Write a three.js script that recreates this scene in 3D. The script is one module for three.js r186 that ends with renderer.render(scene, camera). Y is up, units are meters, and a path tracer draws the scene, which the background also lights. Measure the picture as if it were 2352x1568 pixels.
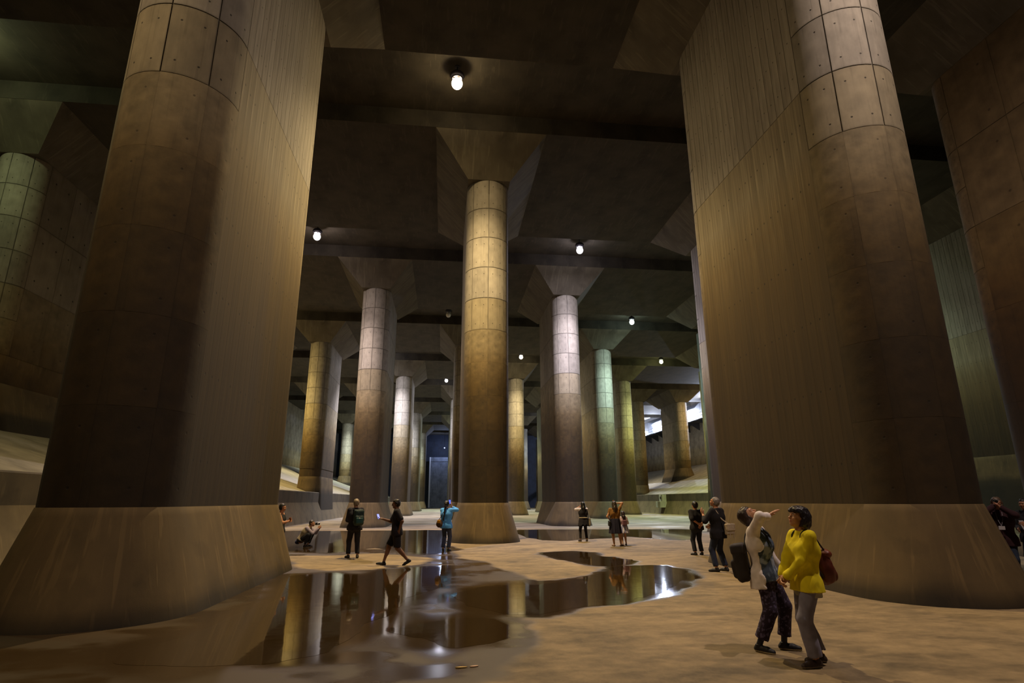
import * as THREE from 'three';
import { mergeGeometries, mergeVertices, toCreasedNormals } from 'three/addons/utils/BufferGeometryUtils.js';
import { RoundedBoxGeometry } from 'three/addons/geometries/RoundedBoxGeometry.js';

// ------------------------------------------------------------------ camera, exposure, lights
// Plan coordinates: X to the right across the hall, Z into the hall (three's -z), Y up, metres. Long axis of the pillars = Z.
const scene = new THREE.Scene();
scene.background = new THREE.Color(0x000000);
const camera = new THREE.PerspectiveCamera(2 * Math.atan(784 / 1329) * 180 / Math.PI, 1.5, 0.05, 400);
camera.position.set(0, 1.624, 0);
camera.rotation.order = 'YXZ';
camera.rotation.set(15.4 * Math.PI / 180, -6.6 * Math.PI / 180, -0.18 * Math.PI / 180);
scene.add(camera);
const renderer = new THREE.WebGLRenderer({ antialias: true });
renderer.toneMapping = THREE.LinearToneMapping;
renderer.toneMappingExposure = 1.0;
renderer.shadowMap.enabled = true;

const SPOT = 1200, SIDE = 85, HALF = 57 * Math.PI / 180, WIDE = 84 * Math.PI / 180;   // candela of a high-bay lamp in its beam / in the wide skirt of light under the cap, half widths of both
// [X, Z, colour, strength down, strength aside, lit, label, group]
const LAMPS = [
  [0.1, 20.04, 0xffdea2, 1.0, 1.0, 1, 'nearest ceiling lamp, glaring bulb under a dark round cap high above the puddles'],
  [8.75, 35.45, 0xf8eeff, 1.0, 1.7, 1, 'ceiling lamp with a bluish halo above and right of the central pillar top'],
  [-8.5, 35.2, 0xffe8e2, 0.95, 1.25, 1, 'ceiling lamp just beside the right edge of the huge left pillar'],
  [17.4, 51.0, 0xd8fff2, 0.85, 1.3, 1, 'greenish white ceiling lamp glowing beside the capital of a cyan lit pillar'],
  [26.1, 66.5, 0xf6ffa8, 0.8, 0.9, 1, 'small ceiling lamp at the right, close to the big right pillar edge'],
  [8.7, 65.9, 0xffe7b0, 0.9, 0.9, 1, 'small ceiling lamp just right of the central pillar over a yellowish pillar'],
  [0.0, 80.7, 0xf0f0ff, 1.1, 2.0, 1, 'small ceiling lamp in the long arched corridor left of the central pillar'],
  [0.02, 50.6, 0xfff0d8, 0, 0, 0, 'unlit ceiling lamp over the corridor between two pillars'],
  [-17.2, 51.0, 0xffdc8a, 1.0, 2.1, 1], [-7.1, 65.9, 0xeeeaf6, 1.9, 1.6, 1], [-18.5, 20.04, 0xf0ffb8, 0, 0.36, 1],
  [-8.54, 4.7, 0xffdca8, 0.08, 1.7, 1], [8.75, 4.7, 0xffe4d0, 0.18, 2.5, 1],
  [17.4, 20.04, 0xfff0d0, 0, 0, 0], [26.1, 35.3, 0xe8ffd2, 0.5, 0.6, 1], [34.7, 51.0, 0xe8ffe8, 0.6, 0.8, 1],
  [-17.2, 80.7, 0xfff0c0, 1, 1, 1], [17.4, 80.7, 0xf0ffe0, 0.9, 1, 1], [38.5, 80.7, 0xffd890, 0.1, 2.2, 1],
  [-7.9, 96.2, 0xf2f4ff, 1, 1, 1], [8.7, 96.2, 0xf4ffd0, 1, 1, 1], [26.1, 96.2, 0xfff0d0, 1, 1, 1],
  [2.2, 111.4, 0xe8fff4, 1.4, 2, 1], [-16.4, 111.4, 0xf4fff0, 1, 1, 1], [19.4, 111.4, 0xe8f4ff, 1, 1, 1],
  [-8.5, 126.6, 0xf0fff4, 1, 1, 1], [8.7, 126.6, 0xffffe0, 1, 1, 1],
];

// ------------------------------------------------------------------ helpers
const V = (x, y, z) => new THREE.Vector3(x, y, z);
function rng(seed) { let s = seed >>> 0; return () => { s = (s + 0x6d2b79f5) >>> 0; let t = Math.imul(s ^ (s >>> 15), 1 | s); t = (t + Math.imul(t ^ (t >>> 7), 61 | t)) ^ t; return ((t ^ (t >>> 14)) >>> 0) / 4294967296; }; }
const clamp = (x, a = 0, b = 1) => Math.min(b, Math.max(a, x));
const mixn = (a, b, t) => a + (b - a) * t;
const smooth = (a, b, x) => { const t = clamp((x - a) / (b - a)); return t * t * (3 - 2 * t); };
const hash2 = (x, y, s) => { let h = Math.imul(x | 0, 374761393) ^ Math.imul(y | 0, 668265263) ^ Math.imul(s | 0, 2147483647 - 1013); h = Math.imul(h ^ (h >>> 13), 1274126177); return ((h ^ (h >>> 16)) >>> 0) / 4294967296; };
function noise2(x, y, s = 0, px = 0, py = 0) {
  const xi = Math.floor(x), yi = Math.floor(y), fx = x - xi, fy = y - yi, u = fx * fx * (3 - 2 * fx), v = fy * fy * (3 - 2 * fy);
  let x0 = xi, x1 = xi + 1, y0 = yi, y1 = yi + 1;
  if (px) { x0 = ((x0 % px) + px) % px; x1 = (x0 + 1) % px; } if (py) { y0 = ((y0 % py) + py) % py; y1 = (y0 + 1) % py; }
  const a = hash2(x0, y0, s), b = hash2(x1, y0, s), c = hash2(x0, y1, s), d = hash2(x1, y1, s);
  return mixn(mixn(a, b, u), mixn(c, d, u), v);
}
function fbm(x, y, s, oct = 4, px = 0, py = 0) { let a = 0, w = 0.5, t = 0; for (let o = 0; o < oct; o++) { a += w * noise2(x, y, s + o * 17, px, py); t += w; w *= 0.5; x *= 2; y *= 2; px *= 2; py *= 2; } return a / t; }
const hash3 = (x, y, z) => hash2(x + z * 57, y - z * 131, 7);
function noise3(x, y, z) { const zi = Math.floor(z), f = z - zi, u = f * f * (3 - 2 * f); return mixn(noise2(x + zi * 37.7, y - zi * 19.3, 5), noise2(x + (zi + 1) * 37.7, y - (zi + 1) * 19.3, 5), u); }

const counts = {};
function numbered(name) { const n = counts[name] = (counts[name] ?? -1) + 1; return n ? name + '_' + String(n).padStart(3, '0') : name; }
function tag(o, label, category, group, kind) { if (label) o.userData.label = label; if (category) o.userData.category = category; if (group) o.userData.group = group; if (kind) o.userData.kind = kind; return o; }
function shade(o) { o.castShadow = true; o.receiveShadow = true; return o; }
function mesh(name, geo, mat, parent) { const m = shade(new THREE.Mesh(geo, mat)); m.name = parent && parent !== scene ? name : numbered(name); (parent || scene).add(m); return m; }
function group(name, label, category, grp) { const g = new THREE.Group(); g.name = numbered(name); scene.add(g); return tag(g, label, category, grp); }
function struct(name) { const g = new THREE.Group(); g.name = name; g.userData.kind = 'structure'; scene.add(g); return g; }
function box(x0, x1, y0, y1, z0, z1) { const g = new THREE.BoxGeometry(x1 - x0, y1 - y0, Math.abs(z1 - z0)); g.translate((x0 + x1) / 2, (y0 + y1) / 2, -(z0 + z1) / 2); return g; }   // z in plan coordinates
function tube(pts, r, seg = 24, rad = 8) { return new THREE.TubeGeometry(new THREE.CatmullRomCurve3(pts.map((p) => p.isVector3 ? p : V(...p))), seg, r, rad); }
function paint(geo, f) { const p = geo.attributes.position, c = new Float32Array(p.count * 3); for (let i = 0; i < p.count; i++) { const q = f(p.getX(i), p.getY(i), p.getZ(i)); c[i * 3] = q[0]; c[i * 3 + 1] = q[1]; c[i * 3 + 2] = q[2]; } geo.setAttribute('color', new THREE.BufferAttribute(c, 3)); return geo; }
// box-projected uv in metres
function uvBox(geo, scale = 1) { const p = geo.attributes.position, n = geo.attributes.normal, uv = new Float32Array(p.count * 2); for (let i = 0; i < p.count; i++) { const ax = Math.abs(n.getX(i)), ay = Math.abs(n.getY(i)), az = Math.abs(n.getZ(i)); const [u, v] = ay > ax && ay > az ? [p.getX(i), p.getZ(i)] : ax > az ? [p.getZ(i), p.getY(i)] : [p.getX(i), p.getY(i)]; uv[i * 2] = u * scale; uv[i * 2 + 1] = v * scale; } geo.setAttribute('uv', new THREE.BufferAttribute(uv, 2)); return geo; }
function dataTex(w, h, f, srgb = false, repeat = true) { const d = new Uint8Array(w * h * 4); for (let y = 0; y < h; y++) for (let x = 0; x < w; x++) { const c = f(x / w, y / h, x, y), i = (y * w + x) * 4; d[i] = clamp(c[0]) * 255; d[i + 1] = clamp(c[1]) * 255; d[i + 2] = clamp(c[2]) * 255; d[i + 3] = 255; } const t = new THREE.DataTexture(d, w, h); t.magFilter = THREE.LinearFilter; t.minFilter = THREE.LinearMipmapLinearFilter; t.generateMipmaps = true; if (repeat) t.wrapS = t.wrapT = THREE.RepeatWrapping; if (srgb) t.colorSpace = THREE.SRGBColorSpace; t.needsUpdate = true; return t; }
const grey = (v, warm = 0) => [v + warm * 0.5, v, v - warm];

// ------------------------------------------------------------------ concrete
// formwork panel: blotches, trickles, four tie holes (u across, v up, one panel = 0..1)
function panelTex(seed, i) {
  const mud = i > 3;
  return dataTex(256, 384, (u, v) => {
    let g = 0.76 + (mud ? 0.62 : 0.42) * (fbm(u * 4, v * (mud ? 8 : 5), seed, 5) - 0.5) + 0.1 * (fbm(u * 22, v * 3, seed + 40, 3) - 0.5) + 0.06 * (hash2(u * 256, v * 384, seed) - 0.5);
    g -= 0.1 * smooth(0.62, 0.8, fbm(u * 14, v * 1.4, seed + 9, 3));
    const e = Math.min(u, 1 - u) * 1.15, f = Math.min(v, 1 - v) * 1.47;
    g *= 1 - (mud ? 0.08 : 0.3) * Math.exp(-Math.min(e, f) / (mud ? 0.05 : 0.016));
    for (const [hu, hv] of [[0.25, 0.18], [0.75, 0.18], [0.25, 0.78], [0.75, 0.78]]) { const d = Math.hypot((u - hu) * 0.78, (v - hv) * 1.47); g *= 1 - (mud && (seed + hu * 4 + hv * 9) % 3 > 1 ? 0 : mud ? 0.5 : 0.85) * (1 - smooth(0.014, 0.026, d)); if (!mud) if (Math.abs(u - hu) < 0.02 && v < hv) g *= 1 - 0.12 * Math.exp(-(hv - v) * 8); }
    return grey(g, 0.02 * (fbm(u * 3, v * 3, seed + 3, 3) - 0.5));
  });
}
const panelTexs = [11, 23, 37, 51, 67, 79, 91].map(panelTex);
const boardTex = [71, 83, 97].map((s) => dataTex(64, 1024, (u, v) => {
  let g = 0.74 + 0.42 * (fbm(u * 5, v * 9, s, 5) - 0.5) + 0.26 * (fbm(u * 10, v * 2.2, s + 5, 3) - 0.5) + 0.05 * (hash2(u * 64, v * 1024, s) - 0.5);
  g += 0.2 * smooth(0.66, 0.8, fbm(u * 7 + 3, v * 9, s + 31, 3)) * smooth(0.55, 0.75, v);
  g *= 1 - 0.22 * Math.exp(-Math.min(u, 1 - u) * 0.3 / 0.012) * smooth(0.5, 0.8, v);
  if (s !== 83) for (let k = 0; k < 6; k++) { const d = Math.hypot((u - 0.5) * 0.3, (v - (k + 0.5) / 6) * 7); g *= 1 - 0.8 * (1 - smooth(0.013, 0.026, d)); }
  return grey(g);
}));
const castTex = dataTex(1024, 1024, (u, v) => {                      // 4 m of poured concrete
  let g = 0.76 + 0.62 * (fbm(u * 6, v * 6, 5, 5, 6, 6) - 0.5) + 0.14 * (fbm(u * 48, v * 8, 15, 3, 48, 8) - 0.5) + 0.06 * (hash2(u * 1024, v * 1024, 3) - 0.5);
  g += 0.3 * smooth(0.64, 0.8, fbm(u * 40, v * 6, 27, 3, 40, 6)) - 0.1 * smooth(0.64, 0.78, fbm(u * 9, v * 9, 44, 4, 9, 9));
  return grey(g, 0.03 * (fbm(u * 4, v * 4, 81, 3, 4, 4) - 0.5));
});
castTex.repeat.set(0.25, 0.25);
const concrete = (map, color = 0xffffff, extra = {}) => new THREE.MeshStandardMaterial({ map, color, roughness: 0.82, vertexColors: true, bumpMap: map, bumpScale: 0.006, ...extra });
const matPanel = [], matMud = [];
for (const t of panelTexs) for (const c of [[1, 1, 1], [0.9, 0.9, 0.89], [0.82, 0.82, 0.82]]) (panelTexs.indexOf(t) > 3 ? matMud : matPanel).push(concrete(t, new THREE.Color().setRGB(...c)));
const matBrown = panelTexs.slice(4).map((t) => concrete(t, new THREE.Color().setRGB(0.6, 0.46, 0.27)));
const matBoard = [];
for (const t of boardTex) for (const c of [[1, 1, 1], [0.9, 0.89, 0.88]]) matBoard.push(concrete(t, new THREE.Color().setRGB(...c)));
const matCast = concrete(castTex);

// mud left by the flood water: the tide marks lie on the pour joints at 10.4 m and 8.9 m
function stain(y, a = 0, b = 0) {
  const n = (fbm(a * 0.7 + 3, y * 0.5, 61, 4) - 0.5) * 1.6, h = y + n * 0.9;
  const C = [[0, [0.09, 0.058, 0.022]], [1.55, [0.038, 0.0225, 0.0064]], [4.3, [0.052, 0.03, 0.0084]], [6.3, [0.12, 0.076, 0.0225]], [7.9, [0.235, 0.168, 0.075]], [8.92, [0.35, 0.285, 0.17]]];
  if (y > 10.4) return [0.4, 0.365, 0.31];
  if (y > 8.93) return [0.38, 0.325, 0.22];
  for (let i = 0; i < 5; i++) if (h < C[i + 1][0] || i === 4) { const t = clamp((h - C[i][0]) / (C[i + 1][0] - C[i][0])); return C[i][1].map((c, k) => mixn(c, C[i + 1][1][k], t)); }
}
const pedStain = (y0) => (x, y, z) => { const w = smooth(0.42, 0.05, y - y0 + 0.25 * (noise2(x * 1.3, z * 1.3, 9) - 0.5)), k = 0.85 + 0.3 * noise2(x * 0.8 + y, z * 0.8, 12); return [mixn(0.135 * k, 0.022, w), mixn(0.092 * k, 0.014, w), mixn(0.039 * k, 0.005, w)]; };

// ------------------------------------------------------------------ pillars
const FLAT = 5.47, R = 1.0, TOP = 16.3, ROW = 1.475, PED = 1.55;
// stadium outline, radius r, flat length L, centred on the middle of the flat part; [x, zplan]
function outline(r, L, n = 20) { const p = []; for (let i = 0; i <= n; i++) { const a = Math.PI + Math.PI * i / n; p.push([r * Math.cos(a), -L / 2 + r * Math.sin(a)]); } for (let i = 0; i <= n; i++) { const a = Math.PI * i / n; p.push([r * Math.cos(a), L / 2 + r * Math.sin(a)]); } return p; }
function loft(rings, uScale = 1) {   // rings: [[points [x,zplan]], y]; closed round
  const pos = [], uv = [], idx = [], n = rings[0][0].length;
  for (const [pts, y] of rings) { let s = 0; for (let i = 0; i <= n; i++) { const q = pts[i % n], w = pts[(i + n - 1) % n]; if (i) s += Math.hypot(rings[0][0][i % n][0] - rings[0][0][i - 1][0], rings[0][0][i % n][1] - rings[0][0][i - 1][1]); pos.push(q[0], y, -q[1]); uv.push(s * uScale, y * uScale); } }
  for (let j = 0; j + 1 < rings.length; j++) for (let i = 0; i < n; i++) { const a = j * (n + 1) + i, b = a + 1, c = a + n + 1, d = c + 1; idx.push(a, b, d, a, d, c); }
  const g = new THREE.BufferGeometry(); g.setAttribute('position', new THREE.Float32BufferAttribute(pos, 3)); g.setAttribute('uv', new THREE.Float32BufferAttribute(uv, 2)); g.setIndex(idx); g.computeVertexNormals(); return g;
}
const CORE = 0.982;
const coreGeos = {}, pedGeos = {}, panelGeos = {}, boardGeos = {}, slabGeos = {};
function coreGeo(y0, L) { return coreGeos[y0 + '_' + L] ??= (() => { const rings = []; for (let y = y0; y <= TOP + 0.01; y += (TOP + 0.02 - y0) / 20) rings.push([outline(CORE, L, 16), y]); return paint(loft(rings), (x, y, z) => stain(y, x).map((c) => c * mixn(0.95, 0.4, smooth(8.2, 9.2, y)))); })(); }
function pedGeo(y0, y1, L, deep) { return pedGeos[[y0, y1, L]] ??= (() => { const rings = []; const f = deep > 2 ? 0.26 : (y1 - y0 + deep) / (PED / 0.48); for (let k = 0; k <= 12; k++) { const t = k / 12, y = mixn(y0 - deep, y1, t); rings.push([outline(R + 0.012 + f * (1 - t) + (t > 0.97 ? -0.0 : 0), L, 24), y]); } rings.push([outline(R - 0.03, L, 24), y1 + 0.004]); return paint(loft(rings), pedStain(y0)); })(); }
// curved formwork panel of a rounded end, spanning 45 degrees from angle 0, rows counted from the pedestal
function panelGeo(row) {
  return panelGeos[row] ??= (() => {
    const g = row < 5 ? 0.0008 : 0.012, y0 = PED + row * ROW + g, y1 = PED + (row + 1) * ROW - g, a0 = g / R, a1 = Math.PI / 4 - g / R, na = 6, ny = 4, pos = [], uv = [], idx = [];
    const add = (a, y, r) => { pos.push(r * Math.cos(a), y, r * Math.sin(a)); uv.push((a - a0) / (a1 - a0), (y - y0) / (y1 - y0)); return pos.length / 3 - 1; };
    const grid = []; for (let j = 0; j <= ny; j++) for (let i = 0; i <= na; i++) grid.push(add(mixn(a0, a1, i / na), mixn(y0, y1, j / ny), R));
    const q = (a, b, c, d) => idx.push(a, c, b, b, c, d);
    for (let j = 0; j < ny; j++) for (let i = 0; i < na; i++) q(grid[j * (na + 1) + i], grid[j * (na + 1) + i + 1], grid[(j + 1) * (na + 1) + i], grid[(j + 1) * (na + 1) + i + 1]);
    const ring = []; for (let i = 0; i <= na; i++) ring.push([mixn(a0, a1, i / na), y0]); for (let j = 1; j <= ny; j++) ring.push([a1, mixn(y0, y1, j / ny)]); for (let i = na - 1; i >= 0; i--) ring.push([mixn(a0, a1, i / na), y1]); for (let j = ny - 1; j >= 0; j--) ring.push([a0, mixn(y0, y1, j / ny)]);
    for (let i = 0; i + 1 < ring.length; i++) { const [a, y] = ring[i], [b, z] = ring[i + 1]; const p = add(a, y, R), s = add(b, z, R), t = add(a + (y ? 0 : 0), y, CORE - 0.01), u = add(b, z, CORE - 0.01); idx.push(p, s, t, s, u, t); }
    const o = new THREE.BufferGeometry(); o.setAttribute('position', new THREE.Float32BufferAttribute(pos, 3)); o.setAttribute('uv', new THREE.Float32BufferAttribute(uv, 2)); o.setIndex(idx); o.computeVertexNormals();
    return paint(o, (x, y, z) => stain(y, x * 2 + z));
  })();
}
// flat board or panel on the +x side: width w along z, from y0 to y1
function flatGeo(w, y0, y1, n, gap = y0 < 8 ? 0.003 : 0.014) {
  return boardGeos[[w, y0, y1]] ??= (() => {
    const g = new THREE.BoxGeometry(0.03, y1 - y0 - gap * 1.6, w - gap, 1, n, 1); g.translate(R - 0.015, (y0 + y1) / 2, 0);
    const p = g.attributes.position, uv = g.attributes.uv; for (let i = 0; i < p.count; i++) uv.setXY(i, p.getZ(i) / w + 0.5, (p.getY(i) - y0) / (y1 - y0));
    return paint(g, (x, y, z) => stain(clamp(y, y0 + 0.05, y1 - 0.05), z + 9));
  })();
}
const capGeo = (() => {   // inverted pyramid between the shaft and the ceiling beam
  const h = FLAT / 2 + R, b = [[-R, -h], [R, -h], [R, h], [-R, h]], t = [[-R - 1.55, -h - 1.5], [R + 1.55, -h - 1.5], [R + 1.55, h + 1.78], [-R - 1.55, h + 1.78]], pos = [];
  const tri = (...q) => q.forEach(([p, y]) => pos.push(p[0], y, -p[1]));
  const Y0 = TOP, Y1 = 17.97;
  for (let i = 0; i < 4; i++) { const j = (i + 1) % 4; tri([b[i], Y0], [b[j], Y0], [t[j], Y1], [b[i], Y0], [t[j], Y1], [t[i], Y1]); }
  tri([b[0], Y0], [b[2], Y0], [b[1], Y0], [b[0], Y0], [b[3], Y0], [b[2], Y0]);
  const g = new THREE.BufferGeometry(); g.setAttribute('position', new THREE.Float32BufferAttribute(pos, 3)); g.computeVertexNormals(); uvBox(g);
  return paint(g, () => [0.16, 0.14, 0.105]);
})();

const X0 = 1.758, DX = 6.914, Z0 = 25.41, DZ = 15.21;
let seedCount = 1;
function pillar(k, j, opt = {}) {
  const x = opt.x ?? X0 + DX * k, zc = Z0 + DZ * j + FLAT / 2 + (opt.dz ?? 0), base = opt.base ?? 0, rnd = rng(1000 + seedCount++ * 77), matSet = opt.mud ? matBrown : null;
  const g = group('pillar', opt.label ?? 'concrete pillar farther back in the hall hidden behind nearer pillars', 'pillar', opt.label ? 'hall pillars' : 'hidden pillars');
  g.position.set(x, 0, -zc);
  const pt = base ? base + 1.4 : PED;
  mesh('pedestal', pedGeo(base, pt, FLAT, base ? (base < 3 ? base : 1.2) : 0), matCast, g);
  const shaft = mesh('shaft', coreGeo(pt, FLAT), matCast, g);
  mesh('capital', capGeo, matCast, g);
  if (opt.detail === 0) return g;
  const row0 = Math.ceil((pt - PED) / ROW - 0.01);
  for (const end of opt.back ? [0, 1] : [0]) for (let r = row0; r < 10; r++) for (let c = 0; c < 4; c++) {
    const M = matSet ?? (r < 5 ? matMud : matPanel), m = mesh('panel', panelGeo(r), M[(rnd() * M.length) | 0], g);
    m.position.set(0, 0, (end ? -1 : 1) * FLAT / 2); m.rotation.y = -(c * Math.PI / 4) + (end ? Math.PI : 0) ;
    m.rotation.y = end ? Math.PI - c * Math.PI / 4 : -c * Math.PI / 4;
    // panel spans angle 0..45 degrees measured from +x towards +z(three); turning by -c*45 walks it round the end facing +z (towards the viewer)
  }
  for (const s of opt.sides ?? [1, -1]) {
    if (opt.boards) {
      const n = 18, w = FLAT / n;
      for (const [a, b, q] of [[Math.max(PED, pt), 10.4, 14], [10.4, TOP, 4]]) for (let i = 0; i < n; i++) { const m = mesh('board', flatGeo(w, a, b, q), matBoard[(rnd() * matBoard.length) | 0], g); m.position.z = -FLAT / 2 + (i + 0.5) * w; if (s < 0) { m.rotation.y = Math.PI; } }
    } else {
      const n = 3, w = FLAT / n;
      for (let r = row0; r < 10; r += 2) for (let i = 0; i < n; i++) { const M = matSet ?? (r < 5 ? matMud : matPanel), m = mesh('panel', flatGeo(w, PED + r * ROW, Math.min(TOP, PED + (r + 2) * ROW), 4), M[(rnd() * M.length) | 0], g); m.position.z = -FLAT / 2 + (i + 0.5) * w; if (s < 0) m.rotation.y = Math.PI; }
    }
  }
  return g;
}
pillar(-1, -1, { boards: 1, back: 1, label: 'huge near pillar at the left with a rounded end and a board-marked flat side' });
pillar(1, -1, { boards: 1, back: 1, label: 'huge near pillar at the right behind the woman in yellow' });
pillar(0, 0, { back: 1, label: 'tall central pillar with yellow lit panels above its stained round pedestal' });
pillar(-1, 1, { back: 1, label: 'pinkish lit pillar standing left of the central pillar behind the man with a backpack' });
pillar(1, 1, { back: 1, label: 'white lit pillar right of the central pillar, above the woman in a dark vest' });
pillar(2, 2, { label: 'cyan lit pillar under a greenish lamp, third to the right of the centre' });
pillar(3, 3, { label: 'olive green lit pillar right of the cyan one' });
pillar(1, 3, { label: 'slim yellowish pillar just right of the central pillar' });
pillar(-1, 3, { label: 'pale greenish pillar with a bright right flank between the pinkish pillar and the corridor' });
pillar(-2, 2, { base: 2.4, label: 'yellow lit pillar with a lavender side standing on the left ledge' });
pillar(2, 0, { boards: 1, back: 1, label: 'pillar seen as a narrow lavender strip behind the left edge of the huge right pillar' });
pillar(-3, 0, { base: 4.9, label: 'greenish lit pillar at the left border of the picture' });
pillar(4, 0, { base: 2.4, boards: 1, sides: [-1], label: 'pillar with a pale joint line seen between the huge right pillar and the right border' });
{ const n = pillar(3, -1, { mud: 1, back: 1, x: 18.35, label: 'brown pillar cut by the right border of the picture' }); }
pillar(4, 4, { base: 2.4, label: 'dim pinkish pillar on the right bank between the olive and the orange pillars' });
pillar(5, 4, { base: 4.9, label: 'orange lit pillar on the right bank close to the gallery lights' });
pillar(0, 2, { sides: [-1], label: 'dark pillar strip seen just left of the central pillar' });
pillar(-3, 6, { base: 4.9, label: 'small cream lit pillar far off between the lavender side and the pinkish pillar' });
pillar(-1, 5, { sides: [1], label: 'third pillar along the left side of the corridor' });
pillar(-1, 7, { sides: [1], label: 'fourth and last pillar along the left side of the corridor' });
pillar(0, 4, { sides: [-1], label: 'far slim pillar edge on the right side of the corridor' });
for (const [k, j, base] of [[0, 6], [1, 5], [1, 7], [2, 4], [2, 6], [3, 1], [3, 5], [3, 7], [4, 2, 2.4], [4, 6, 2.4], [5, 0, 4.9], [5, 2, 4.9], [5, 6, 4.9], [-2, 0, 2.4], [-2, 4, 2.4], [-2, 6, 2.4], [-3, 2, 4.9], [-3, 4, 4.9]]) pillar(k, j, { base: base ?? 0, detail: 0, dz: k === -2 && j === 0 ? 2 : 0 });

// ------------------------------------------------------------------ ceiling: wide beams across the hall, recessed slab between them
const XL = -26.4, XR = 43.7, ZN = -14, ZF = 150;
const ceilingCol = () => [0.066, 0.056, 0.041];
{
  const c = struct('ceiling');
  const put = (name, g) => mesh(name, paint(uvBox(g), ceilingCol), matCast, c);
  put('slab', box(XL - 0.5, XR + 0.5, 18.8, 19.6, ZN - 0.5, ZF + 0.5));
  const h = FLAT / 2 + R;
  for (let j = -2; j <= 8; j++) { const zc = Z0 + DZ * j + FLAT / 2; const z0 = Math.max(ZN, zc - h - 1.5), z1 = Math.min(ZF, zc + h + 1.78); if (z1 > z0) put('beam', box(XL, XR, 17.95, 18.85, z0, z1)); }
}

// ------------------------------------------------------------------ walls and banks
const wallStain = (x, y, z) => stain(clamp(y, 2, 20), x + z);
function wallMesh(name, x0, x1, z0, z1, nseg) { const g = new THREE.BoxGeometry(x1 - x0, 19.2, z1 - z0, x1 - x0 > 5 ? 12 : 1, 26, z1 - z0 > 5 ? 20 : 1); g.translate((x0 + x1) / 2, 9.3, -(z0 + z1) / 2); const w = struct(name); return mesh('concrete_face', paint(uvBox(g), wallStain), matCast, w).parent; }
wallMesh('wall_left', XL - 0.5, XL, ZN - 0.5, ZF + 0.5);
wallMesh('wall_right', XR, XR + 0.5, ZN - 0.5, ZF + 0.5);
wallMesh('wall_back', XL, XR, ZN - 0.5, ZN);
{
  const w = struct('wall_front'); const navy = new THREE.MeshStandardMaterial({ color: new THREE.Color().setRGB(0.02, 0.03, 0.06), roughness: 0.7, map: castTex });
  mesh('dark_face', uvBox(box(XL, XR, -0.2, 18.9, ZF, ZF + 0.5)), navy, w);
}
{
  // concrete pier closing the corridor, lit from above, with a pale steel guide on its left edge
  const g = group('gate_pier', 'tall grey gate block closing the far end of the arched corridor', 'gate');
  const m = new THREE.MeshStandardMaterial({ color: new THREE.Color().setRGB(0.22, 0.25, 0.32), roughness: 0.75, map: castTex });
  mesh('gate_leaf', uvBox(box(-3.25, 3.2, 0, 11.05, 147.6, 148.4)), m, g);
  mesh('header', uvBox(box(-3.25, 3.2, 11.1, 12.15, 147.5, 148.4)), m, g);
  mesh('guide_rail', box(-3.6, -3.27, 0, 12.15, 147.4, 148.4), new THREE.MeshStandardMaterial({ color: new THREE.Color().setRGB(0.72, 0.76, 0.85), roughness: 0.5 }), g);
  mesh('sill', uvBox(box(-3.6, 3.2, 0, 0.16, 146.6, 147.5)), m, g);
  const l = new THREE.PointLight(0xbfd0ff, 60, 0, 2); l.position.set(0, 14.2, -144.5); scene.add(l); l.name = 'gate_lamp_light'; l.castShadow = true;
  const lg = group('gate_lamp', 'small bluish flood lamp above the far gate block', 'lamp'); lg.position.copy(l.position);
  mesh('bulb', new THREE.SphereGeometry(0.14, 16, 12), new THREE.MeshStandardMaterial({ color: 0xffffff, emissive: 0xbfd0ff, emissiveIntensity: 3 }), lg);
  mesh('stem', new THREE.CylinderGeometry(0.03, 0.03, 4.5, 10).translate(0, 2.38, 0), new THREE.MeshStandardMaterial({ color: 0x333338, roughness: 0.6 }), lg);
}
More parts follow.
